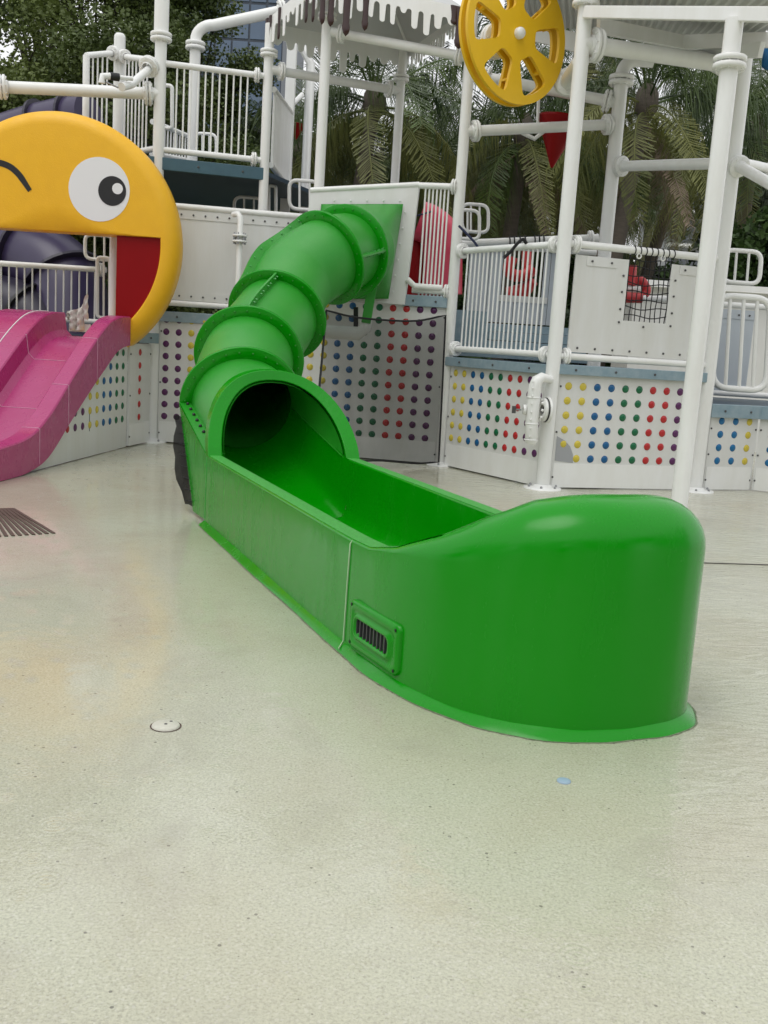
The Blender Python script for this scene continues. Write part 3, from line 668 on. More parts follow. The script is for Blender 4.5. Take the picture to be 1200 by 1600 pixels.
# ------------------------------------------------------------------ green tube slide
gs = thing('tube_slide', 'big green tube slide with hood, open trough and rounded end', 'slide', (-0.4, 7.0, 0))
ax = [at(563, 390, 11.12), at(541, 394, 10.78), at(508, 404, 10.38), at(462, 437, 10.14), at(433, 494, 9.72), at(389, 560, 8.85), at(378, 632, 7.92), V(-0.88, 7.25, 0.53)]
NS = 14
path = crom(ax, NS)
RT, RF = 0.40, 0.492
def frame(i):
    t_ = (path[min(i + 1, len(path) - 1)] - path[max(i - 1, 0)]).normalized()
    s_ = t_.cross(V(0, 0, 1)).normalized(); return t_, s_, s_.cross(t_)
def ringpts(i, r, n=40, a0=0, a1=2 * math.pi, closed=True):
    t_, s_, u_ = frame(i); k = n if closed else n - 1
    return [path[i] + (s_ * math.cos(lerp(a0, a1, j / k)) + u_ * math.sin(lerp(a0, a1, j / k))) * r for j in range(n)]
def section(i0, i1, name):
    b = MB(); b.grid([ringpts(i, RT) for i in range(i0, i1 + 1)], True, True)
    b.grid([ringpts(i, RT - 0.015) for i in range(i1, i0 - 1, -1)], True, True)
    return b.build(name, M_GREEN_TUBE, gs)
ia, ib, ic, id_, ie = NS, 2 * NS, 4 * NS, 5 * NS, 6 * NS
section(0, ia, 'tube_section'); section(ia, ib, 'tube_section'); el = section(ib, ic, 'tube_elbow'); section(ic, id_, 'tube_section'); section(id_, ie, 'tube_section')
def flange(i, a0=0, a1=2 * math.pi, nb_=26):
    full = a1 - a0 > 6
    t_, s_, u_ = frame(i); b = MB(); n = 48
    k = n if full else n - 1
    rows = []
    for (r_, h) in ((RT - 0.005, -0.017), (RF - 0.006, -0.017), (RF, -0.011), (RF, 0.011), (RF - 0.006, 0.017), (RT - 0.005, 0.017)):
        rows.append([path[i] + t_ * h + (s_ * math.cos(lerp(a0, a1, j / k)) + u_ * math.sin(lerp(a0, a1, j / k))) * r_ for j in range(n)])
    b.grid(rows, True, full); o = b.build('flange', M_GREEN, gs)
    b2 = MB()
    for j in range(nb_):
        a = lerp(a0, a1, (j + 0.5) / nb_); p = path[i] + (s_ * math.cos(a) + u_ * math.sin(a)) * (RT + 0.048)
        b2.lathe([(0.008, -0.026), (0.008, 0.024), (0.0, 0.028)], p, t_, 6, False)
    stuff(b2.build('bolt_heads', M_GREEN_TUBE, o))
    return o
for i in (ia, ib, ic, id_): flange(i)
flange(ie, R(-4), R(184), 14)
def ridge(i0, i1, ang, h=0.085, thk=0.03):
    """lengthwise seam flange along a section at angle ang (from the side, over the top)"""
    b = MB(); rows = []
    for (r_, o_) in ((RT - 0.01, -thk / 2), (RT + h, -thk / 2), (RT + h, thk / 2), (RT - 0.01, thk / 2)):
        row = []
        for i in range(i0, i1 + 1):
            t_, s_, u_ = frame(i); f = (i - i0) / (i1 - i0); an = lerp(*ang, f)
            rad = s_ * math.cos(an) + u_ * math.sin(an); tan = -s_ * math.sin(an) + u_ * math.cos(an)
            row.append(path[i] + rad * r_ + tan * o_)
        rows.append(row)
    b.grid(rows, False); o = b.build('seam_flange', M_GREEN_TUBE, gs)
    b2 = MB()
    for k in range(9):
        i = int(lerp(i0 + 1, i1 - 1, k / 8)); t_, s_, u_ = frame(i); an = lerp(*ang, (i - i0) / (i1 - i0))
        rad = s_ * math.cos(an) + u_ * math.sin(an); tan = -s_ * math.sin(an) + u_ * math.cos(an)
        b2.lathe([(0.008, -0.026), (0.008, 0.026), (0, 0.03)], path[i] + rad * (RT + h * 0.6), tan, 6, False)
    stuff(b2.build('bolt_heads', M_TRIMGREEN, o))
# path runs toward the camera, so the side vector points to the viewer's left
ridge(ib, ic, (R(62), R(40))); ridge(ic, id_, (R(97), R(90)), 0.075, 0.018); ridge(ia, ib, (R(176), R(178)), 0.075, 0.02)
# square to round transition at the box
b = MB(); rows = []
sqc = sum(sq, V(0, 0, 0)) / 4
r0 = ringpts(0, RT)
def sqpt(p):
    """push a ring point out to the square outline by angle"""
    ex = ((sq[1] - sq[0]) + (sq[2] - sq[3])).normalized(); ez = V(0, 0, 1)
    dv = p - path[0]; x, z = dv.dot(ex), dv.dot(ez); k = 1 / max(abs(x), abs(z), 1e-6); x *= k; z *= k
    u = (x + 1) / 2; v = (1 - z) / 2
    return sq[0] * (1 - u) * (1 - v) + sq[1] * u * (1 - v) + sq[2] * u * v + sq[3] * (1 - u) * v
rs_ = [sqpt(p) for p in r0]
for k in range(7):
    f = k / 6; rows.append([a.lerp(c, f) for a, c in zip(rs_, r0)])
b.grid(rows, True, True); b.build('transition', M_GREEN_TUBE, gs)
b = MB(); sqo = [sqc + (p - sqc) * 1.0 + V(0, -0.012, 0) for p in sq]; sqi = [sqc + (p - sqc) * 0.9 + V(0, -0.012, 0) for p in sq]
b.grid([sqo + [sqo[0]], sqi + [sqi[0]]], False); b.build('square_flange', M_GREEN_TUBE, gs)

# trough, in slide coordinates: u along the run-out, v across it (left to right)
P0 = V(-1.425, 7.263, 0); eu = V(0.389, -0.921, 0).normalized(); ev = V(0.921, 0.389, 0).normalized()
def T(u, v, z): return P0 + eu * u + ev * v + V(0, 0, z)
ctrl = [(0.38, 0.0), (1.2, 0.0), (2.2, 0.0), (3.0, 0.0), (3.45, 0.008), (3.75, 0.03), (4.0, 0.085), (4.2, 0.175), (4.33, 0.29), (4.42, 0.43), (4.46, 0.58), (4.465, 0.74), (4.445, 0.88),
        (4.385, 1.0), (4.27, 1.085), (4.1, 1.125), (3.8, 1.135), (3.3, 1.135), (2.5, 1.135), (1.6, 1.135), (0.8, 1.135), (0.42, 1.135)]
per = crom([V(u, v, 0) for u, v in ctrl], 8)
# arc-length table for height, thickness and roundness of the lip
hu = [(0, 0.505), (3.30, 0.505), (3.50, 0.51), (3.72, 0.558), (3.95, 0.655), (4.12, 0.748), (4.30, 0.823), (4.40, 0.85), (4.455, 0.86), (4.47, 0.862)]
vmid = 0.66
def lip(p):
    u, v = p.x, p.y
    h = interp(u, hu) if v < vmid else interp(u, [(0, 0.5), (3.4, 0.5), (3.7, 0.56), (3.95, 0.68), (4.15, 0.78), (4.30, 0.83), (4.40, 0.85), (4.465, 0.861)])
    k = smooth((h - 0.5) / 0.3)
    return h, lerp(0.105, 0.27, k), lerp(0.014, 0.175, k), lerp(0.014, 0.07, k)
rows = []; skirt = []; toprow = []
n = len(per)
for i, p in enumerate(per):
    tdir = (per[min(i + 1, n - 1)] - per[max(i - 1, 0)]).normalized(); inn = V(-tdir.y, tdir.x, 0)
    if inn.dot(V(3.2, 0.56, 0) - p) < 0 and p.x > 3.2: inn = -inn
    if p.x <= 3.2: inn = V(0, 1, 0) if p.y < 0.5 else V(0, -1, 0)
    h, th_, ro, ri = lip(p)
    prof = [(0.0, 0.012), (0.0, 0.04 + (h - ro - 0.04) * 0.25), (0, 0.04 + (h - ro - .04) * 0.5), (0, 0.04 + (h - ro - .04) * 0.75), (0.0, h - ro)]
    prof += [(ro - ro * math.cos(a), h - ro + ro * math.sin(a)) for a in [R(x) for x in (12, 25, 38, 52, 65, 78, 90)]]
    cut = len(prof) - 1
    prof += [(th_ - ri + ri * math.sin(a), h - ri + ri * math.cos(a)) for a in [R(x) for x in (0, 20, 45, 70, 90)]]
    prof += [(th_, 0.30), (th_ + 0.004, 0.14), (th_ + 0.03, 0.075), (th_ + 0.09, 0.06)]
    rows.append([T(*(p + inn * d_).xy, z) for d_, z in prof])
    wob = 0.0015 * math.sin(i * 0.21) + 0.0008 * math.sin(i * 0.57)
    skirt.append([T(*(p + inn * d_).xy, z) for d_, z in ((0.002, 0.034 + wob), (-0.004, 0.031 + wob), (-0.014, 0.022), (-0.031 - 2 * wob, 0.013), (-0.041 - 3 * wob, 0.0005))])
b = MB(); b.grid(rows, True); tro = b.build('trough', M_GREEN, gs)
b = MB(); b.grid(skirt, True); b.build('base_skirt', M_GREEN, gs)
rg = random.Random(3); gr = [[r_[4] + (r_[4] - r_[1]) * 0.0, r_[4] + Vector(((r_[4] - r_[1]).x, (r_[4] - r_[1]).y, 0)).normalized() * (0.003 + 0.006 * rg.random()) ] for r_ in skirt]
gr = [[V(a.x, a.y, 0.0025), V(c.x, c.y, 0.0022)] for a, c in gr]
MB().grid(gr, True).build('grimy_sealant', mat('grimy_sealant', (0.10, 0.15, 0.07), 0.7, noise=(40, 0.8), color2=(0.3, 0.32, 0.22)), gs)
# rough non-slip strip on the wall tops (a skin 2 mm proud of the flat lips)
tops = [[], []]
for i, p in enumerate(per):
    h, th_, ro, ri = lip(p); side = 0 if p.y < vmid else 1
    if h > 0.66: continue
    inn = V(0, 1, 0) if side == 0 else V(0, -1, 0)
    tops[side].append([T(*(p + inn * d_).xy, h + z) for d_, z in ((ro * 0.6, 0.0005), (ro + 0.004, 0.0025), (th_ - ri - 0.004, 0.0025), (th_ - ri * 0.6, 0.0005))])
for tp in tops:
    b = MB(); b.grid(tp, True); b.build('textured_lip', M_GREEN_ROUGH, gs)
# floor
b = MB(); rows = []
for k in range(26):
    u = lerp(0.47, 4.2, k / 25); z = 0.0565
    half = 0.40 if u < 3.6 else max(0.05, 0.40 * math.sqrt(max(0.0, 1 - ((u - 3.6) / 0.8) ** 2)))
    rows.append([T(u, 0.567 + half * s_, z + 0.006 * abs(s_) ** 3) for s_ in (-1, -0.6, -0.2, 0.2, 0.6, 1)])
b.grid(rows, True); b.build('trough_floor', M_GREEN, gs)
# lower shell: from the round tube under ring e to the trough
b = MB(); rows = []
tE, sE, uE = frame(ie)
NL = 37
half_e = [path[ie] + (-sE * math.cos(a) - uE * math.sin(a)) * (RT - 0.01) for a in [math.pi * k / (NL - 1) for k in range(NL)]]
if (half_e[0] - T(0, 0, 0)).dot(ev) > 0.5: half_e.reverse()
upoly = [(0.105, 0.497), (0.105, 0.30), (0.109, 0.14), (0.135, 0.075), (0.20, 0.062), (0.5675, 0.06), (0.935, 0.062), (1.0, 0.075), (1.026, 0.14), (1.03, 0.30), (1.03, 0.497)]
cum = [0]
for (a, b_), (c, d_) in zip(upoly, upoly[1:]): cum.append(cum[-1] + math.hypot(c - a, d_ - b_))
trough_sec = []
for k in range(NL):
    q = cum[-1] * k / (NL - 1); trough_sec.append(T(0.50, interp(q, list(zip(cum, [p[0] for p in upoly]))), interp(q, list(zip(cum, [p[1] for p in upoly])))))
for k in range(11):
    f = k / 10; rows.append([a.lerp(c, f) for a, c in zip(half_e, trough_sec)])
b.grid(rows, True); b.build('lower_shell', M_GREEN, gs)
# outer side panels rising to ring e
eL = path[ie] - sE * 0.0
left_end = [p for p in (path[ie] + sE * RF, path[ie] - sE * RF)]
Ltop = min(left_end, key=lambda p: (p - P0).dot(ev)); Rtop = max(left_end, key=lambda p: (p - P0).dot(ev))
def side(v, topend, base_u):
    b = MB(); s_ = 1 if v < 0.5 else -1
    out = []
    for d_ in (0.0, 0.03):
        out.append([T(0.39, v + s_ * d_, 0.04), T(0.39, v + s_ * d_, 0.5), topend + ev * (s_ * d_), T(base_u, v + s_ * d_, 0.03)])
    A, Bq = out
    b.add(A + Bq, [(0, 1, 2, 3), (7, 6, 5, 4), (0, 4, 5, 1), (1, 5, 6, 2), (2, 6, 7, 3)])
    o = b.build('side_panel', M_GREEN, gs)
    return o
side(0.0, Ltop + V(0, 0, -0.02), -0.02); side(1.135, Rtop + V(0, 0, -0.02), 0.05)
# ledge with bolts between hood and side panel
for (v, te) in ((0.0, Ltop), (1.135, Rtop)):
    s_ = 1 if v < 0.5 else -1
    a0, a1 = T(0.40, v, 0.505), te; b0, b1 = T(0.40, v + s_ * 0.13, 0.515), te + ev * (s_ * 0.11)
    b = MB(); b.grid([[a0, a0.lerp(a1, .5), a1], [b0, b0.lerp(b1, .5), b1]], False); lg = b.build('ledge', M_GREEN_TUBE, gs)
    bolts(lg, [a0.lerp(a1, (k + .5) / 9) * 0.5 + b0.lerp(b1, (k + .5) / 9) * 0.5 for k in range(9)], (0, 0, 1), 0.013, 0.018, M_BLACK)
# hood: upper half shell from ring e to a flared, backward leaning arch
def hood_arch(w, hgt, back, u0, z0, n=33):
    pts = []
    for k in range(n):
        a = math.pi * k / (n - 1); x = math.cos(a); y = math.sin(a)
        pts.append(T(u0 - back * y ** 1.1, 0.5675 - w * math.copysign(abs(x) ** 0.9, x), z0 + hgt * y ** 0.95))
    return pts
A_in = hood_arch(0.462, 0.53, 0.40, 0.43, 0.50); A_out = hood_arch(0.568, 0.605, 0.43, 0.45, 0.50); A_out2 = hood_arch(0.573, 0.61, 0.50, 0.38, 0.50)
ring_e = ringpts(ie, RT, 33, 0, math.pi, False)
if (ring_e[0] - T(0, 0.5675, 0)).dot(ev) > 0: ring_e.reverse()
b = MB(); rows = []
A_shell = hood_arch(0.485, 0.545, 0.47, 0.38, 0.50)
for k in range(9):
    f = k / 8; rows.append([a.lerp(c, f) for a, c in zip(ring_e, A_shell)])
b.grid(rows, True)
rows2 = [[a.lerp(c, k / 8) + (T(0.2, 0.5675, 0.5) - a.lerp(c, k / 8)) * 0.03 for a, c in zip(ring_e, A_in)] for k in range(9)]
b.grid(rows2, True); b.build('hood', M_GREEN_TUBE, gs)
b = MB(); b.grid([A_shell, A_out2, A_out, [p.lerp(q, .06) for p, q in zip(A_out, A_in)], [p.lerp(q, .94) + V(0, -0.01, 0.0) for p, q in zip(A_out, A_in)], A_in, [p + eu * -0.06 for p in A_in]], False)
for e_ in (0, -1): b.add([A_shell[e_], A_out2[e_], A_out[e_], A_in[e_]], [(0, 1, 2, 3)])
b.build('hood_lip', M_GREEN, gs, 0.006)
# sealant seams and vent
def seam(u, v, z0, z1, wid=0.008):
    s_ = -1 if v < 0.5 else 1
    MB().bar(T(u, v + s_ * 0.0015, z0), T(u + 0.035, v + s_ * 0.0015, z1), 0.004, wid, eu).build('seam', M_SEAM, gs)
MB().tube([T(3.325, -0.033, 0.0155), T(3.30, -0.014, 0.025), T(3.295, -0.002, 0.042), T(3.30, -0.001, 0.3), T(3.31, -0.001, 0.485), T(3.31, 0.01, 0.5005)], 0.0032, 6).build('seam', M_SEAM, gs)
MB().tube([T(0.395, -0.001, 0.05), T(0.40, -0.001, 0.49)], 0.002, 5).build('seam', M_TRIMGREEN, gs)
def vent():
    u0_, u1_, z0_, z1_ = 3.385, 3.83, 0.05, 0.262
    def W(u, z, o): # on the outer wall, o outward
        v = interp(u, [(3.0, 0.0), (3.45, 0.008), (3.75, 0.03), (4.0, 0.085)]); return T(u, v - o, z)
    fr = MB(); N_ = 28
    def rr(m_, o):
        pts = []
        for (cu, cz, a0) in ((u1_ - m_ - 0.03, z1_ - m_ - 0.03, 0), (u0_ + m_ + 0.03, z1_ - m_ - 0.03, 90), (u0_ + m_ + 0.03, z0_ + m_ + 0.03, 180), (u1_ - m_ - 0.03, z0_ + m_ + 0.03, 270)):
            for k in range(6): a = R(a0 + 18 * k); pts.append(W(cu + 0.03 * math.cos(a), cz + 0.03 * math.sin(a), o))
        return pts + [pts[0]]
    fr.grid([rr(0, -0.002), rr(0, 0.014), rr(0.006, 0.02), rr(0.03, 0.022), rr(0.036, 0.016), rr(0.05, 0.016), rr(0.056, 0.026), rr(0.066, 0.026), rr(0.07, 0.004)], True)
    f = fr.build('vent_frame', M_GREEN, gs)
    MB().add([W(u0_ + .06, z0_ + .06, 0.005), W(u1_ - .06, z0_ + .06, 0.005), W(u1_ - .06, z1_ - .06, 0.005), W(u0_ + .06, z1_ - .06, 0.005)], [(0, 1, 2, 3)]).build('vent_back', M_SLOT, f)
    for k in range(10):
        u = lerp(u0_ + .075, u1_ - .075, k / 9); MB().bar(W(u, z0_ + .066, 0.012), W(u, z1_ - .066, 0.012), 0.010, 0.009, eu).build('vent_fin', M_VENT, f)
    bolts(f, [W(u, z, 0.022) for u in (u0_ + .022, u1_ - .022) for z in (z0_ + .022, z1_ - .022)], -ev, 0.007, 0.004, M_SLOT)
vent()
# tube support with a white pipe foot
t = thing('tube_support', 'green bracket and white pipe holding the tube above the netting', 'support', at(575, 510, 11.05))
MB().bar(at(583, 440, 11.0), at(572, 505, 11.0), 0.1, 0.16, (0, 1, 0)).build('bracket', M_GREEN_TUBE, t)
MB().tube([at(572, 500, 11.0), at(571, 512, 11.0), at(560, 521, 11.0), at(505, 518, 11.0)], 0.075, 14).build('pipe', M_WHITE, t)
MB().bar(at(556, 480, 11.1), at(556, 512, 11.1), 0.05, 0.05, (0, 1, 0)).build('strap', M_BLACK, t)

# ------------------------------------------------------------------ nettings
def net_material(name, alpha, colr):
    mt = bpy.data.materials.new(name); mt.use_nodes = True; nt = mt.node_tree; b = nt.nodes['Principled BSDF']
    b.inputs['Base Color'].default_value = (*colr, 1); b.inputs['Roughness'].default_value = 0.9; b.inputs['Alpha'].default_value = alpha
    b.inputs['Specular IOR Level'].default_value = 0.1
    g = nt.nodes.new('ShaderNodeNewGeometry'); n = nt.nodes.new('ShaderNodeTexNoise'); n.inputs['Scale'].default_value = 2.5; n.inputs['Detail'].default_value = 3
    mr = nt.nodes.new('ShaderNodeMapRange'); mr.inputs['To Min'].default_value = alpha - 0.12; mr.inputs['To Max'].default_value = alpha + 0.12
    nt.links.new(g.outputs['Position'], n.inputs['Vector']); nt.links.new(n.outputs['Fac'], mr.inputs['Value']); nt.links.new(mr.outputs['Result'], b.inputs['Alpha'])
    return mt
t = thing('safety_net', 'sheer black safety netting hung between the tube and the post', 'net', (0.0, 10.7, 0))
top = [at(510, 485, 10.0), at(545, 494, 10.3), at(600, 500, 10.75), at(650, 501, 11.1), at(699, 493, 11.35)]
bot = [at(490, 720, 8.6), at(530, 722, 9.3), at(600, 720, 10.6), at(650, 724, 11.1), at(688, 722, 11.3)]
top = crom(top, 4); bot = crom(bot, 4)
rows = []
for k in range(11):
    f = k / 10; rows.append([a.lerp(c, f) + V(0.02 * math.sin(i * 0.7), -0.06 * math.sin(math.pi * f) + 0.015 * math.sin(i * 1.1 + k * .6), 0) for i, (a, c) in enumerate(zip(top, bot))])
MB().grid(rows, True).build('netting', net_material('sheer_black_net', 0.48, (0.02, 0.02, 0.02)), t)
MB().tube([r_[0] for r_ in reversed(rows)] + rows[0][1:] + [r_[-1] for r_ in rows[1:]] + list(reversed(rows[-1]))[1:], 0.011, 6).build('border_rope', M_ROPE, t)
t = thing('safety_net', 'black netting strip tied behind the far left edge of the trough', 'net', T(-0.1, 0, 0))
la = T(-0.03, -0.002, 0.06); lb = la.lerp(Ltop, 0.85)
rows = []
for k in range(9):
    f = k / 8; p = la.lerp(lb, f); wv = 0.10 + 0.10 * math.sin(math.pi * min(1, f * 1.1)) * (1 - f) ** 0.3
    rows.append([p, p + V(-0.35 * wv, 0.3 * wv, 0) + V(0, 0, 0.01), p + V(-0.75 * wv + 0.01 * math.sin(k * 2), 0.9 * wv, 0)])
MB().grid(rows, True).build('netting', net_material('dense_black_net', 0.93, (0.012, 0.012, 0.012)), t)
b = MB()
for k in range(8): p = la.lerp(lb, (k + .5) / 8); b.tube([p + V(-0.05, 0.02, 0.0), p + V(0.012, -0.02, -0.005), p + V(0.05, -0.03, -0.01)], 0.004, 5)
stuff(b.build('ties', M_ROPE, t))

# ------------------------------------------------------------------ pink slide and the yellow face arch
ps = thing('open_slide', 'open magenta slide coming out of the yellow face\'s mouth', 'slide', (-3.5, 9.6, 0))
zt_tab = [(6.3, 0.27), (7.6, 0.27), (8.24, 0.285), (8.81, 0.35), (9.19, 0.526), (9.52, 0.752), (10.11, 1.152), (10.35, 1.30), (10.6, 1.415), (10.86, 1.468), (11.12, 1.475)]
zb_tab = [(6.3, 0.004), (8.4, 0.004), (8.75, 0.02), (9.13, 0.112), (9.6, 0.407), (10.05, 0.69), (10.45, 0.92), (10.785, 1.10), (11.12, 1.16)]
def crom1(tab, y):
    pts = sorted(tab)
    for i in range(len(pts) - 1):
        if y <= pts[i + 1][0] + 1e-9:
            (x0_, a), (x1_, c) = pts[i], pts[i + 1]
            p = pts[i - 1] if i else (2 * x0_ - x1_, a); q = pts[i + 2] if i + 2 < len(pts) else (2 * x1_ - x0_, c)
            m0 = (c - p[1]) / (x1_ - p[0]) * (x1_ - x0_); m1 = (q[1] - a) / (q[0] - x0_) * (x1_ - x0_); t_ = (y - x0_) / (x1_ - x0_)
            return (2 * t_ ** 3 - 3 * t_ ** 2 + 1) * a + (t_ ** 3 - 2 * t_ ** 2 + t_) * m0 + (-2 * t_ ** 3 + 3 * t_ ** 2) * c + (t_ ** 3 - t_ ** 2) * m1
    return pts[-1][1]
def pslide_prof(y):
    xr = -2.945 + (y - 11.1) * 0.11; zt_ = crom1(zt_tab, y); zb_ = crom1(zb_tab, y)
    wl, wi = 0.17, 0.56; zf = max(zb_ + 0.05, zt_ - 0.25)
    return xr, zt_, zb_, zf, wl, wi
rows = []; ys = [6.3 + (11.12 - 6.3) * k / 70 for k in range(71)]
for y in ys:
    xr, zt_, zb_, zf, wl, wi = pslide_prof(y)
    rows.append([V(xr, y, zb_), V(xr, y, zt_ - 0.012), V(xr - 0.012, y, zt_), V(xr - wl + 0.012, y, zt_), V(xr - wl, y, zt_ - 0.012), V(xr - wl - 0.02, y, zf + 0.06), V(xr - wl - 0.08, y, zf),
                 V(xr - wl - wi + 0.08, y, zf), V(xr - wl - wi + 0.02, y, zf + 0.06), V(xr - wl - wi, y, zt_ - 0.012), V(xr - wl - wi - 0.012, y, zt_), V(xr - wl - 0.55 - wi + 0.012, y, zt_), V(xr - wl - 0.55 - wi, y, zt_ - 0.012), V(xr - wl - 0.55 - wi, y, zb_), V(xr, y, zb_)])
b = MB()
for c in range(len(rows[0]) - 1):
    b.grid([[r_[c] for r_ in rows], [r_[c + 1] for r_ in rows]], True)
b.build('channel', M_PINK, ps)
def pseam(y, both=True):
    xr, zt_, zb_, zf, wl, wi = pslide_prof(y); e = 0.002
    MB().tube([V(xr + e, y, zb_ + .02), V(xr + e, y, zt_ + e - .01), V(xr - 0.01, y, zt_ + e), V(xr - wl + .01, y, zt_ + e), V(xr - wl - 0.018, y, zf + 0.062), V(xr - wl - .08, y, zf + e), V(xr - wl - wi + .08, y, zf + e), V(xr - wl - wi + .022, y, zf + .06), V(xr - wl - wi + e, y, zt_ - .005), V(xr - wl - 0.54 - wi, y, zt_ + e)], 0.0028, 5).build('seam', M_SEAMPINK, ps)
pseam(10.22); pseam(9.55); pseam(8.95)
pl = []
for y in ys[44:]:
    xr, zt_, zb_, zf, wl, wi = pslide_prof(y); pl.append(V(xr - wl - wi - 0.20, y, zt_ + 0.002))
MB().tube(pl, 0.006, 6).build('seam', M_EYEWHITE, ps)

ZB = lambda y: crom1(zb_tab, y)
sa, sb = V(-3.245, 8.78, 0), V(-3.005, 11.25, 0); sdir = (sb - sa).normalized(); sn = V(sdir.y, -sdir.x, 0); sL = (sb - sa).length
t = thing('dot_panel', 'dotted side panel seen beneath the pink slide', 'panel', sa, 'white panels with rows of candy-coloured dots')
outl = [sa + sdir * (sL * k / 24) + V(0, 0, max(0.02, min(1.17, ZB((sa + sdir * (sL * k / 24)).y) - 0.004))) for k in range(25)]
MB().poly([sb + V(0, 0, 0.008), sa + V(0, 0, 0.008)] + outl, -sn * 0.02).build('sheet', M_PANEL, t)
q_ = Matrix((sdir, V(0, 0, 1), sn)).transposed().to_quaternion()
for c_, key in enumerate('rrppyybbgg'):
    for r_ in range(6):
        p = sa + sdir * (0.70 + c_ * 0.183) + V(0, 0, 0.335 + r_ * 0.148)
        if p.z + 0.045 < ZB(p.y): inst('dot', ME_DOT[key], t, p + sn * 0.001, q_)
MB().bar(sa + sdir * 1.42 + sn * 0.002 + V(0, 0, 0.27), sa + sdir * 1.42 + sn * 0.002 + V(0, 0, 0.52), 0.006, 0.003, sdir).build('panel_joint', M_DARKSTEEL, t)
fc = V(-3.815, 11.12, 2.245); FR = 1.375
fa = thing('face_arch', 'big yellow winking smiley face arch with open mouth', 'face arch', (fc.x, fc.y, 0.87))
def mouth_r(a):
    s_ = math.sin(a); ch = 0.10
    return min(1.18, ch / s_) if s_ > 0.001 else 1.18
b = MB(); n = 120; rows = []
prof = [(0.0, 0.30), (0.0, 0.015), (0.008, 0.0), (0.3, 0.0), (0.6, -0.004), (0.8, 0.0)]
NA = 160
angs = []
a1 = math.asin(0.10 / 1.18)
for k in range(NA):
    angs.append(2 * math.pi * k / NA)
angs = sorted(set(angs + [a1, math.pi - a1, a1 + 1e-4, math.pi - a1 - 1e-4]))
def fpt(a, r_, d): return fc + V(r_ * math.cos(a), d, r_ * math.sin(a))
cols_ = []
for a in angs:
    mr_ = mouth_r(a); ro = 0.16
    c = [fpt(a, mr_, 0.30), fpt(a, mr_, 0.012), fpt(a, mr_ + 0.012, 0.0)]
    for k in range(1, 5): c.append(fpt(a, lerp(mr_ + 0.012, FR - ro, k / 4), 0.0))
    for k in range(1, 9):
        q = R(90 * k / 8); c.append(fpt(a, FR - ro + ro * math.sin(q), ro * 0.9 * (1 - math.cos(q))))
    c.append(fpt(a, FR, 0.26)); c.append(fpt(a, FR - 0.04, 0.30)); c.append(fpt(a, mr_, 0.30))
    cols_.append(c)
cols_.append(cols_[0])
b.grid(cols_, True); b.build('face', M_YELLOW, fa)
def fdisc(cx, cz, rx, rz, d, m, name, par):
    b = MB(); n = 40; ring = [V(cx + rx * math.cos(2 * math.pi * k / n), fc.y - d, cz + rz * math.sin(2 * math.pi * k / n)) for k in range(n)]
    b.poly(ring, V(0, 0.003, 0)); return b.build(name, m, par)
e1 = at(155, 296, 11.12); eyew = fdisc(e1.x, e1.z, 0.334, 0.338, 0.0035, M_EYEWHITE, 'eye_white', fa)
e2 = at(175.5, 298.5, 11.12); fdisc(e2.x, e2.z, 0.152, 0.156, 0.0075, M_BLACK, 'pupil', eyew)
e3 = at(184, 295, 11.12); fdisc(e3.x, e3.z, 0.058, 0.058, 0.0115, M_EYEWHITE, 'highlight', eyew)
wk = crom([at(-95, 296, 11.12), at(-85, 278, 11.12), at(-55, 258, 11.12), at(-22, 252, 11.12), at(8, 257, 11.12), at(28, 271, 11.12), at(47, 298, 11.12)], 6)
b = MB(); rows = []
nW = len(wk)
for i, p in enumerate(wk):
    d_ = (wk[min(i + 1, nW - 1)] - wk[max(0, i - 1)]).normalized(); no = V(-d_.z, 0, d_.x); w = 0.033 * (0.5 + 0.5 * min(1, i / 4)) * (0.75 + 0.25 * min(1, (nW - 1 - i) / 4))
    rows.append([p + no * w + V(0, -0.004, 0), p - no * w + V(0, -0.004, 0)])
b.grid(rows, True); b.build('wink', M_BLACK, fa)
ma = [a for a in [R(k) for k in range(-62, 6)]]
red = [fc + V(1.178 * math.cos(a), 0.05, min(1.178 * math.sin(a), 0.098)) for a in ma]
xl = at(182, 400, 11.17).x
red = [p for p in red if p.x > xl + 0.01]
MB().poly([V(xl, fc.y + 0.05, red[0].z)] + red + [V(red[-1].x, fc.y + 0.05, fc.z + 0.098), V(xl, fc.y + 0.05, fc.z + 0.098)], V(0, 0.02, 0)).build('mouth_side', M_RED, fa)
MB().poly([V(2 * fc.x - p.x, p.y, p.z) for p in ([V(xl, fc.y + 0.05, red[0].z)] + red + [V(xl, fc.y + 0.05, fc.z + 0.098)])], V(0, 0.02, 0)).build('mouth_side', M_RED, fa)
mp_ = at(177, 420, 11.5); post('white post just left of the red mouth panel', (mp_.x, 11.5), 2.5, 0.045, (), base=False)
# crumpled cloth at the slide top
t = thing('cloth', 'crumpled off-white cloth hanging at the top of the magenta slide', 'cloth', at(122, 515, 11.3))
rows = []
for k in range(11):
    f = k / 10; row = []
    for i in range(13):
        g_ = i / 12; x = lerp(104, 137, g_); ytop = 486 - 6 * g_ - 22 * max(0, g_ - 0.62) / 0.38 if True else 0
        ybot = 516 if 0.1 < g_ < 0.82 else 500
        p = at(x, lerp(ytop, ybot, f), 11.22); row.append(p + V(0, 0.05 * math.sin(i * 1.6) * (0.4 + f) + 0.02 * math.sin(k * 1.7 + i), 0))
    rows.append(row)
MB().grid(rows, True).build('cloth_sheet', M_CLOTH, t)
c0 = at(122, 512, 11.25)
MB().box((c0.x, 11.32, c0.z), (0.24, 0.03, 0.09)).build('lower_fold', M_EYEWHITE, t)

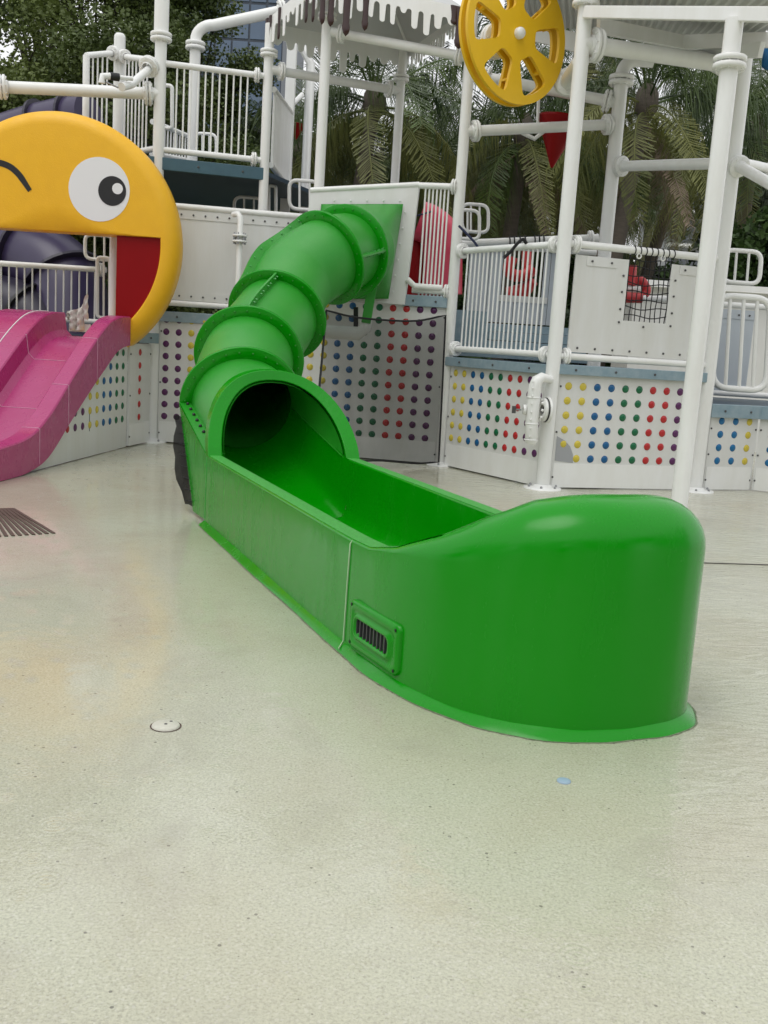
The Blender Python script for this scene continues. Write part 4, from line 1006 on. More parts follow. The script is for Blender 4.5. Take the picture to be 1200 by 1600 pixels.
# ------------------------------------------------------------------ purple tube slide behind the face
def big_tube(label, pts, r, m, mf, fl, group=None):
    P = crom(pts, 10)
    t = thing('tube_slide', label, 'slide', (P[-1].x, P[-1].y, 0), group)
    MB().tube(P, r, 28).build('tube', m, t)
    for i in fl:
        d_ = (P[min(i + 1, len(P) - 1)] - P[max(i - 1, 0)])
        MB().lathe([(r * 0.98, -0.02), (r * 1.17, -0.02), (r * 1.17, 0.02), (r * 0.98, 0.02)], P[i], d_, 30, False).build('flange', mf, t)
    return t
big_tube('purple tube slide rising behind the yellow face toward the upper deck', [at(140, 185, 14.6), at(85, 195, 14.8), at(20, 213, 15.0), at(-120, 265, 15.5), at(-330, 330, 15.5)], 0.34, M_PURPLE, M_PURPLE_D, (5, 14))
big_tube('dark purple tube slide seen through the mouth', [at(-140, 360, 16.0), at(-50, 380, 15.8), at(30, 396, 15.4), at(100, 440, 15.0), at(110, 560, 14.6), at(60, 700, 14.2)], 0.56, M_PURPLE, M_PURPLE_D, (14, 22, 30))
big_tube('lower dark purple tube bend behind the white mouth railing', [at(-140, 470, 15.0), at(-40, 470, 14.8), at(40, 490, 14.6), at(90, 560, 14.4)], 0.42, M_PURPLE_D, M_BLACK, (10, 20))

# ------------------------------------------------------------------ water toys
# spray gun arm on the tall left post
t = thing('spray_cannon', 'white pipe arm with a small black-jointed nozzle on the tall left post', 'water cannon', at(200, 135, 11.9))
MB().tube([at(240, 102, 12.0), at(205, 132, 11.6), at(190, 136, 11.4)], 0.045, 12).build('arm', M_WHITE, t)
inst('coupling', ME_COUP, t, at(233, 104, 11.93), toz(at(240, 102, 12) - at(205, 132, 11.6)), (0.06,) * 3)
MB().tube([at(207, 123, 11.5), at(186, 121, 11.4)], 0.024, 10).build('barrel', M_WHITE, t)
MB().tube([at(186, 121, 11.4), at(172, 119, 11.35)], 0.042, 10).build('joint', M_BLACK, t)
MB().tube([at(172, 119, 11.35), at(160, 119, 11.3), at(159, 130, 11.3)], 0.036, 10).build('nozzle', M_WHITE, t)
MB().tube([at(165, 128, 11.3), at(185, 137, 11.35)], 0.01, 6).build('handle', M_STEEL, t)
# spray pipe on post D
t = thing('spray_pipe', 'bulbous white spray pipe with bolt heads, bolted to a post', 'water pipe', (1.42, 9.85, 0.42))
sx = at(836, 640, 9.82)
zz = [at(0, y, 9.82).z for y in (0,)]
def sp(px, py): return at(px, py, 9.82)
MB().tube([sp(829, 694), sp(830, 690), sp(831, 660), sp(834, 620), sp(836, 604), sp(840, 594), sp(846, 590), V(pD[0] - 0.02, 9.95, sp(846, 590).z - 0.02)], [0.045, 0.064, 0.066, 0.066, 0.066, 0.06, 0.05, 0.035], 20).build('body', M_WHITE, t)
for py_ in (621, 662, 687): c = sp(834 - (py_ - 620) * 0.07, py_); MB().lathe([(0.066, -0.008), (0.071, -0.004), (0.071, 0.004), (0.066, 0.008)], c, (0, 0, 1), 20).build('band', M_WHITE, t)
bolts(t, [sp(833 - (py_ - 600) * 0.06, py_) + V(-0.012, -0.066, 0) for py_ in (596, 606, 618, 630, 643, 655, 668, 681)], (0, -1, 0), 0.010, 0.012, M_WHITE)
for dx_, r_ in ((0.035, 0.118), (0.075, 0.13)):
    MB().lathe([(0.05, 0), (r_, 0), (r_, 0.025), (0.05, 0.025)], sp(842, 640) + V(dx_, 0.02, 0), (1, 0.25, 0), 24).build('flange', M_WHITE, t)
MB().lathe([(0.05, 0), (0.122, 0), (0.122, 0.012), (0.05, 0.012)], sp(842, 640) + V(0.06, 0.024, 0), (1, 0.25, 0), 24).build('gasket', M_BLACK, t)
bolts(t, [sp(842, 640) + V(0.03, 0.015, 0) + V(0, 0.098 * math.cos(a), 0.098 * math.sin(a)) for a in [k * math.pi / 4 for k in range(8)]], (-1, -0.25, 0), 0.013, 0.02, M_WHITE)
MB().lathe([(0.02, 0), (0.05, 0), (0.05, 0.03), (0.02, 0.03)], sp(822, 640), (-1, 0, 0), 18).build('valve_flange', M_WHITE, t)
MB().box(sp(809, 640), (0.07, 0.03, 0.015)).build('valve_stem', M_STEEL, t)
MB().box(sp(803, 640), (0.035, 0.04, 0.07)).build('valve_handle', M_DARKSTEEL, t)
# yellow wheel
wc = at(808, 53, 10.35); WR = 0.655
wnv = V(0.60, -0.80, 0.02).normalized(); wux = V(0.80, 0.60, 0).normalized(); wuz = wnv.cross(wux) * -1
if wuz.z < 0: wuz = -wuz
t = thing('spinning_wheel', 'round mustard-yellow wheel with six cut-outs and a white hub', 'wheel', wc)
def wheel_plate(c, name):
    b = MB(); th_ = 0.035
    def P(x, z, d): return c + wux * x + wuz * z + wnv * d
    def rc(poly, k=0.16):
        out = []
        n_ = len(poly)
        for i in range(n_):
            p, a, q = Vector(poly[i]), Vector(poly[i - 1]), Vector(poly[(i + 1) % n_])
            r_ = min(0.05, (a - p).length * .4, (q - p).length * .4); s_, e_ = p + (a - p).normalized() * r_, p + (q - p).normalized() * r_
            for j in range(5): u = j / 4; out.append((1 - u) ** 2 * s_ + 2 * u * (1 - u) * p + u * u * e_)
        return out
    for k in range(6):
        a0 = R(60 * k + 0); ca, sa = math.cos(a0), math.sin(a0)
        # hole in sector frame: radial direction = x
        hw = lambda r_: r_ * math.tan(R(30)) - 0.105 / math.cos(R(30))
        ri_, ro_ = 0.265, 0.545
        arcp = [V(ro_ * math.cos(R(q)), ro_ * math.sin(R(q))) for q in (-17, -9, 0, 9, 17)]
        poly = rc([V(ri_, -hw(ri_) - 0.005)] + [arcp[0]]) if False else None
        cor = [V(0.235, -0.085, 0), V(0.545, -0.18, 0), V(0.545, 0.18, 0), V(0.235, 0.085, 0)]
        hp0 = rc(cor); hp = []
        for i in range(len(hp0)):
            p, q = hp0[i], hp0[(i + 1) % len(hp0)]; m_ = max(1, int((q - p).length / 0.012))
            hp += [p.lerp(q, j / m_) for j in range(m_)]
        # bulge the outer side of the hole to follow the rim
        hp = [V(p.x + (0.03 * (1 - (p.y / 0.18) ** 2) if p.x > 0.52 else 0), p.y, 0) for p in hp]
        hc = V(0.42, 0, 0); n_ = len(hp)
        def bound(d_):
            best = 9
            for sg in (1, -1):
                nx_, ny_ = -math.sin(R(30)), sg * math.cos(R(30)); den = d_.x * nx_ + d_.y * ny_
                if den > 1e-9: best = min(best, -(hc.x * nx_ + hc.y * ny_) / den)
            A_ = d_.dot(d_); B_ = 2 * hc.dot(d_); C_ = hc.dot(hc) - WR * WR; best2 = (-B_ + math.sqrt(B_ * B_ - 4 * A_ * C_)) / (2 * A_)
            return hc + d_ * min(best, best2)
        # insert exact sector corners by angle
        dirs = [(p - hc).normalized() for p in hp]
        out = [bound(d_) for d_ in dirs]
        cn = [V(0, 0, 0), V(WR * math.cos(R(30)), WR * math.sin(R(30)), 0), V(WR * math.cos(R(30)), -WR * math.sin(R(30)), 0)]
        for c_ in cn:
            j_ = min(range(n_), key=lambda i: (out[i] - c_).length); out[j_] = c_
        rot = lambda p: (p.x * ca - p.y * sa, p.x * sa + p.y * ca)
        F_in = [P(*rot(p), th_ / 2) for p in hp]; F_out = [P(*rot(p), th_ / 2) for p in out]
        B_in = [P(*rot(p), -th_ / 2) for p in hp]; B_out = [P(*rot(p), -th_ / 2) for p in out]
        for A_, C_ in ((F_in, F_out), (B_out, B_in), (B_in, F_in)): b.grid([A_ + [A_[0]], C_ + [C_[0]]], False)
        for i in range(n_):
            p, q = out[i], out[(i + 1) % n_]
            if p.length > WR * 0.97 and q.length > WR * 0.97: b.add([F_out[i], F_out[(i + 1) % n_], B_out[(i + 1) % n_], B_out[i]], [(0, 1, 2, 3)], True)
    return b.build(name, M_WHEEL, t)
wheel_plate(wc, 'front_plate'); wheel_plate(wc - wnv * 0.10, 'rear_plate')
for k in range(6):
    a = R(60 * k + 30); p = wc + (wux * math.cos(a) + wuz * math.sin(a)) * 0.44
    MB().bar(p - wnv * 0.082, p - wnv * 0.018, 0.20, 0.02, (-wux * math.sin(a) + wuz * math.cos(a)).cross(wnv)).build('paddle', M_WHEEL, t)
MB().lathe([(0.055, 0.0), (0.055, 0.035), (0.045, 0.055), (0.02, 0.065), (0.0, 0.066)], wc + wnv * 0.018, wnv, 20).build('hub_cap', M_WHITE, t)
MB().tube([wc - wnv * 0.6, wc], 0.05, 12).build('axle', M_WHITE, t)
for (dx_, dz_) in ((-0.02, -0.30),):
    inst('coupling', ME_COUP, t, wc - wnv * 0.32, toz(wnv), (0.085,) * 3)
pipe('stub pipe with a big flange right of the yellow wheel', V(1.60, 10.95, 4.12), vz(pD, 4.12), 0.08, (0,), inset=0.2, scale=0.85)
# red tipping cone
def bucket(label, px, py0, py1, w, Y, tip_dx):
    a = at(px, py0, Y); tip = at(px + tip_dx, py1, Y)
    t = thing('tipping_bucket', label, 'bucket', tip, 'red cone-shaped tipping buckets')
    r_ = w / 2 * Y / FPX
    b = MB(); axd = (a - tip)
    b.lathe([(0.015, 0), (r_ * 0.5, axd.length * 0.46), (r_ * 0.97, axd.length * 0.95), (r_ * 1.02, axd.length), (r_ * 0.93, axd.length), (r_ * 0.5, axd.length * 0.5)], tip, axd, 24).build('cone', M_RED, t)
    return t, a, tip
t, a_, tip_ = bucket('red cone-shaped tipping bucket hanging behind the white pipe', 875, 184, 262, 66, 12.2, -13)
MB().tube([at(842, 135, 12.1), at(840, 200, 12.1)], 0.02, 8).build('hanger', M_WHITE, t)
MB().tube([at(815, 207, 12.1), at(835, 217, 12.1), at(850, 205, 12.1)], 0.025, 8).build('pivot_arm', M_WHITE, t)
t, a_, tip_ = bucket('tiny red bucket glimpsed beside the stair posts', 464, 194, 218, 26, 18.0, -2)
# small blue item at the right border
bl = thing('tipping_bucket', 'blue bucket edge at the right border under the roof', 'bucket', at(1206, 110, 11))
MB().lathe([(0.02, 0), (0.12, 0.05), (0.14, 0.28), (0.1, 0.3)], at(1208, 112, 11), (0, 0, 1), 20).build('bowl', mat('blue_plastic', (0.01, 0.12, 0.3), 0.3), bl)
# red pipes seen through the net window and the far window
def redthing(label, Y, sh, sc_):
    t = thing('water_cannon', label, 'water cannon', sh(0, 0), 'red water cannons seen through windows')
    return t
Y = 13.0
t = thing('water_cannon', 'red bent water cannon seen through the black net window', 'water cannon', at(985, 480, Y), 'red water toys behind the platform')
MB().tube([at(985, 415, Y), at(983, 445, Y)], 0.085, 14).build('riser', M_REDPIPE, t)
MB().tube(crom([at(984, 444, Y), at(1000, 438, Y), at(1010, 452, Y), at(1006, 462, Y)], 5), 0.06, 12).build('bend', M_REDPIPE, t)
MB().tube([at(962, 462, Y - .1), at(980, 465, Y - .1), at(1003, 466, Y - .1)], [0.12, 0.07, 0.065], 14).build('barrel', M_REDPIPE, t)
MB().lathe([(0.0, 0), (0.04, 0), (0.04, 0.03), (0, 0.03)], at(1005, 466, Y - .15), (1, -0.4, 0), 14).build('muzzle', M_WHITE, t)
MB().tube([at(965, 449, Y), at(1000, 452, Y)], 0.05, 10).build('bracket', M_WHITE, t)
MB().tube([at(1003, 466, Y), at(1045, 467, Y)], 0.04, 10).build('arm', M_WHITE, t)
t = thing('water_cannon', 'red bent shapes seen through the far board-wall window', 'water cannon', at(815, 470, 14.5), 'red water toys behind the platform')
MB().tube(crom([at(800, 402, 14.5), at(795, 420, 14.5), at(803, 430, 14.5), at(820, 430, 14.5), at(834, 420, 14.5)], 5), 0.085, 12).build('bend', M_REDPIPE, t)
MB().tube([at(823, 393, 14.6), at(822, 425, 14.6)], 0.07, 12).build('riser', M_REDPIPE, t)
MB().tube([at(793, 462, 14.6), at(818, 455, 14.6), at(835, 440, 14.5)], [0.12, 0.12, 0.06], 12).build('body', M_REDPIPE, t)
t = thing('tube_slide', 'coral red slide behind the short railing right of the slide box', 'slide', at(680, 460, 13.6))
MB().tube(crom([at(655, 345, 13.6), at(672, 352, 13.6), at(688, 368, 13.6), at(692, 400, 13.6), at(692, 460, 13.6)], 6), 0.26, 20).build('tube', M_CORAL, t)
MB().tube(crom([at(650, 372, 13.9), at(650, 420, 13.9), at(652, 470, 13.9)], 6), 0.2, 20).build('lower_tube', M_RED, t)
MB().tube([at(648, 338, 13.3), at(676, 330, 13.3)], 0.012, 6).build('strap', M_NETBLUE, t)
# straps
def strap(label, pts, r, m): 
    o = MB().tube(crom(pts, 6), r, 6).build('strap', m); tag(o, label, 'strap'); return o
strap('short navy strap tied near the post beside the slide box', [at(717, 353, 11.3), at(730, 366, 11.25), at(741, 378, 11.2), at(748, 388, 11.2)], 0.014, M_NETBLUE)
strap('black strap looped over the lower railing', [at(823, 381, 10.45), at(817, 374, 10.4), at(808, 381, 10.4), at(798, 393, 10.4), at(787, 403, 10.4)], 0.018, M_ROPE)
for i, px_ in enumerate((795, 803, 812, 834, 842)):
    pass
b = MB()
for i, px_ in enumerate((795, 802, 811, 819, 834, 841, 848)):
    c = at(px_, 377 - (px_ - 795) * 0.04, 13.0); b.tube([c + V(0.006 * a, -0.06 * math.sin(a), 0.06 * math.cos(a)) for a in [k * 2 * math.pi / 10 for k in range(11)]], 0.009, 5)
stuff(b.build('rope_turns', M_ROPE, bpy.data.objects['pipe_rail.009']))

# ------------------------------------------------------------------ dripping canopy
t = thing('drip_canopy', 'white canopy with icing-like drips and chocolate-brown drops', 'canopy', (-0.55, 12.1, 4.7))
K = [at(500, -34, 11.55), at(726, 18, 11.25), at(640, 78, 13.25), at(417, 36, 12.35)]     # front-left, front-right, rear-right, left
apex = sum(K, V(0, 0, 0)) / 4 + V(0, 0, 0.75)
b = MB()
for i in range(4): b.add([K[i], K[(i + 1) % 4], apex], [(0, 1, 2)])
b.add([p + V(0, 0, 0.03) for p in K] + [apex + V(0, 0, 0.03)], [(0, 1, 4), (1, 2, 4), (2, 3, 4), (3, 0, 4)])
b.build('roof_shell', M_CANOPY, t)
for i in range(4): MB().tube([K[i] + V(0, 0, -0.01), apex], 0.02, 8).build('rib', M_WHITE, t)
def drips(a, b_, seed, wmin=0.05, wmax=0.1, base=0.06, lmin=0.05, lmax=0.30, brown=0.0):
    rnd = random.Random(seed); a, b_ = Vector(a), Vector(b_); d_ = (b_ - a); L = d_.length; d_.normalize()
    nrm = V(d_.y, -d_.x, 0).normalized(); items = []; x = 0.02
    while x < L - 0.06:
        w = rnd.uniform(wmin, wmax); items.append((x, min(w, L - x - 0.01), rnd.uniform(lmin, lmax))); x += w + rnd.uniform(0.03, 0.07)
    def bot(x):
        for (x0_, w, l) in items:
            if x0_ <= x <= x0_ + w:
                q = (x - x0_) / w * 2 - 1; return base + l * (1 - 0.0 * abs(q)) - w * 0.5 * (1 - math.sqrt(max(0, 1 - q * q)))
        for (x0_, w, l), (x1_, w1, l1) in zip(items, items[1:]):
            g0, g1 = x0_ + w, x1_
            if g0 < x < g1:
                q = (x - g0) / (g1 - g0) * 2 - 1; return base + (g1 - g0) * 0.5 * (1 - math.sqrt(max(0, 1 - q * q)))
        return base
    m_ = MB(); n_ = int(L / 0.008); rows = [[], [], [], []]
    for k in range(n_ + 1):
        x = L * k / n_; p = a + d_ * x; z = bot(x)
        rows[0].append(p + nrm * 0.008 + V(0, 0, 0.03)); rows[1].append(p + nrm * 0.008 - V(0, 0, z)); rows[2].append(p - nrm * 0.004 - V(0, 0, z)); rows[3].append(p - nrm * 0.004 + V(0, 0, 0.03))
    m_.grid(rows + [rows[0]], False); m_.build('drip_fascia', M_WHITE, t)
    return items, a, d_, nrm, base
def brown_drop(p0, d_, nrm, w, l, bulge=1.0):
    m_ = MB(); rows = []
    for k in range(17):
        f = k / 16; hw = w / 2 * (1 - 0.35 * math.sin(math.pi * f * 0.8)) if f < 0.8 else w / 2 * 0.8 * math.sqrt(max(0.0, 1 - ((f - 0.8) / 0.2) ** 2)) * bulge
        c = p0 - V(0, 0, l * f)
        rows.append([c - d_ * hw, c - d_ * hw * 0.5 + nrm * 0.02, c + d_ * hw * 0.5 + nrm * 0.02, c + d_ * hw])
    m_.grid(rows, True); m_.build('chocolate_drip', M_CHOC, t)
it, a_, d_, n_, base = drips(K[0], K[1], 3, 0.055, 0.085, 0.10, 0.05, 0.24)
for fr, w, l in ((0.03, 0.09, 0.5), (0.09, 0.10, 0.50), (0.2, 0.115, 0.56), (0.33, 0.095, 0.46), (0.975, 0.13, 0.42), (0.935, 0.10, 0.19)):
    brown_drop(K[0].lerp(K[1], fr) + n_ * 0.012 + V(0, 0, 0.03), d_, n_, w, l)
it, a_, d_, n_, base = drips(K[3], K[0], 5, 0.035, 0.06, 0.10, 0.05, 0.22)
for fr, w, l in ((0.03, 0.06, 0.42), (0.1, 0.05, 0.5), (0.28, 0.05, 0.34), (0.8, 0.06, 0.4), (0.93, 0.06, 0.45)):
    brown_drop(K[3].lerp(K[0], fr) + n_ * 0.012 + V(0, 0, 0.03), d_, n_, w, l)
drips(K[2], K[3], 9, 0.07, 0.11, 0.16, 0.05, 0.26)
drips(K[1], K[2], 12, 0.04, 0.07, 0.08, 0.04, 0.2)

# ------------------------------------------------------------------ corrugated roof at the top right
t = thing('corrugated_roof', 'corrugated white metal roof at the top right corner', 'roof', (2.4, 10.4, 4.0))
q00, q10, q11, q01 = at(770, -70, 10.9), at(1290, 6, 7.9), at(1150, 84, 12.1), at(800, 48, 13.6)
rows = []
NU = 300
for j_ in range(2):
    row = []
    for i in range(NU + 1):
        u = i / NU; v = j_
        p = q00 * (1 - u) * (1 - v) + q10 * u * (1 - v) + q11 * u * v + q01 * (1 - u) * v
        ph = (u * 36) % 1.0
        z = 0.0 if ph < 0.3 else (0.035 if 0.45 < ph < 0.85 else (lerp(0, 0.035, (ph - 0.3) / 0.15) if ph <= 0.45 else lerp(0.035, 0, (ph - 0.85) / 0.15)))
        row.append(p + V(0, 0, z + 0.06))
    rows.append(row)
MB().grid([rows[0], [a.lerp(c, .5) for a, c in zip(*rows)], rows[1]], False).build('sheet', M_ROOF, t)
fb0, fb1 = vz(pD, 4.56), at(1290, 24, 7.9)
d_ = (at(1140, 26, 8.3) - V(pD[0] + 0.06, 9.95, 4.54)).normalized()
s0 = at(915, 19, 9.92); s1_ = at(1140, 22, 8.35); s2 = at(1290, 24, 7.3)
MB().bar(s0, s1_ + (s1_ - s0) * 0.7, 0.06, 0.105).build('front_beam', M_WHITE, t, 0.006)
MB().bar(at(935, 40, 10.2), at(1066, 66, 11.0), 0.05, 0.14).build('beam', M_WHITE, t, 0.005)
MB().bar(at(1066, 66, 11.0), at(1215, 62, 10.2), 0.05, 0.14).build('beam', M_WHITE, t, 0.005)
MB().bar(at(1085, 84, 11.4), at(1190, 78, 9.9), 0.05, 0.14).build('beam', M_WHITE, t, 0.005)
MB().bar(at(828, 48, 12.5), at(905, 68, 12.2), 0.05, 0.2).build('beam', M_WHITE, t, 0.005)
MB().tube([at(1075, 82, 11.3), at(1100, 92, 10.9), at(1128, 108, 10.6)], 0.07, 12).build('brace', M_WHITE, t)
MB().tube([V(pE[0], pE[1], 4.0), V(pE[0], pE[1], s1_.z - 0.05)], 0.071, 16).build('post_head', M_WHITE, t)

# ------------------------------------------------------------------ floor fittings
d0 = at(258, 1135, 1); 
def gpt(px, py):
    d = fw + c_rt * ((px - 600) / FPX) - c_up * ((py - 800) / FPX); return eye + d * (-CAM_H / d.z)
p = gpt(259, 1135)
t = thing('floor_fitting', 'round cream plastic fitting set in the wet floor', 'floor fitting', p)
MB().lathe([(0.0, 0.009), (0.043, 0.0085), (0.047, 0.006), (0.049, 0.001)], p, (0, 0, 1), 28).build('disc', M_DRAIN, t)
MB().lathe([(0.049, 0.0016), (0.054, 0.0016)], p, (0, 0, 1), 28).build('gap', M_GRATE, t)
bolts(t, [p + V(0, 0, 0.008), p + V(0.012, 0.028, 0.007)], (0, 0, 1), 0.006, 0.003, M_DARKSTEEL)
p = gpt(881, 1221)
tag(MB().lathe([(0.0, 0.006), (0.018, 0.006), (0.022, 0.004), (0.023, 0.0005)], p, (0, 0, 1), 20).build('floor_marker', M_CAPBLUE), 'tiny pale blue disc in the floor before the green slide end', 'floor marker')
p = gpt(1095, 822)
# floor grate under the pink slide
g0, g1, g2, g3 = gpt(20, 795), gpt(84, 834), gpt(-10, 840), gpt(-60, 797)
t = thing('floor_grate', 'slotted brown drain grate in the floor near the magenta slide', 'drain grate', g1)
for k in range(16):
    f = k / 15; a, c = g0.lerp(g3, f), g1.lerp(g2 + (g2 - g1) * 0.7, f)
    MB().bar(a + V(0, 0, 0.004), c + V(0, 0, 0.004), 0.022, 0.006).build('slot', M_GRATE, t)

# ------------------------------------------------------------------ palms
def frond_mesh(name, m, L=3.2, arch=0.5, droop=1.0, nl=84, ll=1.1, seed=0, sparse=0.0, hang=0.0):
    rnd = random.Random(seed); b = MB(); pts = []
    for k in range(13):
        f = k / 12; pts.append(V(L * (f - 0.18 * droop * f * f), 0, L * (arch * f - droop * 0.75 * f * f)))
    b.tube(pts, [lerp(0.028, 0.006, k / 12) for k in range(13)], 5, False)
    for i in range(nl):
        f = 0.14 + 0.86 * (i / (nl - 1)); q = f * 12; k = min(11, int(q)); p = pts[k].lerp(pts[k + 1], q - k); d_ = (pts[k + 1] - pts[k]).normalized()
        l = ll * (0.45 + 0.75 * math.sin(math.pi * min(1, 0.18 + 0.78 * f))) * rnd.uniform(0.85, 1.1)
        for s_ in (-1, 1):
            if rnd.random() < sparse + 0.06: continue
            out = (V(0, s_, 0) * 0.8 + d_ * rnd.uniform(.4, .75) + V(0, 0, 0.2)).normalized(); w = d_ * 0.0125
            dn = rnd.uniform(0.35, 1.15); mid = p + out * l * 0.38 + V(0, 0, -0.16 * l * dn)
            out = (out * (1 - 0.75 * hang)); dn = lerp(dn, 1.05, hang * 0.7)
            tip = p + out * l * max(0.3, 0.8 - 0.42 * dn) + V(rnd.gauss(0, .05), rnd.gauss(0, .05), -dn * l * 0.95)
            b.add([p - w * .6, p + w * .6, mid + w, mid - w, tip], [(0, 1, 2, 3), (3, 2, 4)])
    return b.mesh(name, m)
FR_M = [frond_mesh('frond', L_PALM, 3.3, 0.75, 0.75, seed=1), frond_mesh('frond', L_PALM, 3.5, 0.55, 0.95, seed=2), frond_mesh('frond', L_PALM, 3.2, 0.35, 1.15, seed=3, hang=0.35), frond_mesh('frond', L_PALM, 3.0, 1.05, 0.55, seed=4)]
FR_Y = [frond_mesh('frond', L_PALMY, 3.2, 0.15, 1.2, seed=5, ll=0.95, hang=0.6), frond_mesh('frond', L_PALMY, 3.0, 0.4, 1.3, seed=6, hang=0.5)]
FR_D = [frond_mesh('frond', L_DEAD, 2.6, -0.55, 0.6, seed=7, ll=0.75, sparse=0.25, hang=0.95), frond_mesh('frond', L_DEAD, 2.3, -0.8, 0.35, seed=8, ll=0.6, sparse=0.25, hang=1.0)]
def palm(label, px, py, Y, n=18, s=1.0, yellow=0.2, dead=2, seed=0, lean=0.0, r=0.16):
    rnd = random.Random(seed); top = at(px, py, Y); base = V(top.x - lean, Y, 0)
    t = thing('palm_tree', label, 'palm tree', base, 'palms behind the playground')
    P = [V(lerp(base.x, top.x, f ** 1.5), Y, top.z * f) for f in [k / 10 for k in range(11)]]
    MB().tube(P, [lerp(r * 1.2, r * 0.72, k / 10) for k in range(11)], 12).build('trunk', M_TRUNK, t)
    MB().lathe([(0.1, -0.25), (0.22, -0.05), (0.2, 0.2), (0.05, 0.45)], top, (0, 0, 1), 12).build('crown_shaft', M_TRUNK, t)
    for k in range(n):
        az = k * 2.39996 + rnd.uniform(-.3, .3); lvl = k / n
        me = rnd.choice(FR_Y) if (lvl > 0.55 and rnd.random() < yellow * 2) else (FR_M[3] if lvl < 0.2 else rnd.choice(FR_M[:3]))
        pitch = lerp(0.6, -0.4, lvl) + rnd.uniform(-.12, .12)
        q = Quaternion((0, 0, 1), az) @ Quaternion((0, 1, 0), -pitch) @ Quaternion((1, 0, 0), rnd.uniform(-.35, .35))
        k_ = s * rnd.uniform(0.85, 1.12); inst('frond', me, t, top + V(0, 0, 0.1 - 0.25 * lvl), q, (k_,) * 3)
    for k in range(dead):
        q = Quaternion((0, 0, 1), rnd.uniform(0, 6.28)); inst('dead_frond', rnd.choice(FR_D), t, top + V(0, 0, -0.25), q, (s,) * 3)
    return t
PALMS = [('large palm with drooping yellow-green fronds behind the canopy', 585, 165, 19.0, 23, 0.80, 0.5, 1, 1, 0.5),
         ('palm right of the canopy, against the white sky', 668, 262, 22.0, 15, 0.80, 0.2, 1, 2, -0.4),
         ('palm with dead brown fronds behind the red cone bucket', 820, 215, 20.0, 21, 0.76, 0.45, 4, 3, 0.3),
         ('tall palm above the elbow-topped post', 915, 105, 22.0, 18, 0.80, 0.25, 2, 4, 0.2),
         ('palm with long arching fronds left of the frontmost post', 1010, 165, 18.5, 21, 0.80, 0.3, 3, 5, 0.5),
         ('slender dark palm leaning behind the net window', 1075, 238, 24.0, 17, 0.72, 0.1, 1, 6, 1.1),
         ('palm at the right edge behind the sloping pipe', 1180, 215, 21.0, 21, 0.80, 0.2, 1, 7, 0.1),
         ('small young palm against the sky behind the net window', 1018, 318, 33.0, 16, 0.60, 0.35, 2, 8, 0.1),
         ('palm low behind the canopy\'s left stair', 470, 250, 23.0, 19, 0.80, 0.4, 1, 9, 0.2),
         ('palm with dark fronds behind the post beside the slide box', 735, 265, 24.0, 21, 0.80, 0.3, 3, 10, -0.2),
         ('palm standing between the wheel and the elbow-topped post', 890, 245, 25.5, 21, 0.80, 0.35, 2, 11, 0.2),
         ('palm rising above the right roof corner', 1150, 120, 27.0, 19, 0.80, 0.2, 1, 12, 0.0),
         ('far palm low behind the white railing and blue steps', 800, 345, 27.0, 19, 0.76, 0.4, 2, 13, 0.1),
         ('far palm behind the rear canopy post', 640, 335, 27.5, 16, 0.68, 0.35, 2, 14, 0.0),
         ('far palm between the net window and the sky gap', 955, 300, 29.0, 19, 0.72, 0.3, 2, 15, 0.0)]
for a in PALMS: palm(a[0], *a[1:4], n=a[4], s=a[5], yellow=a[6], dead=a[7], seed=a[8], lean=a[9])

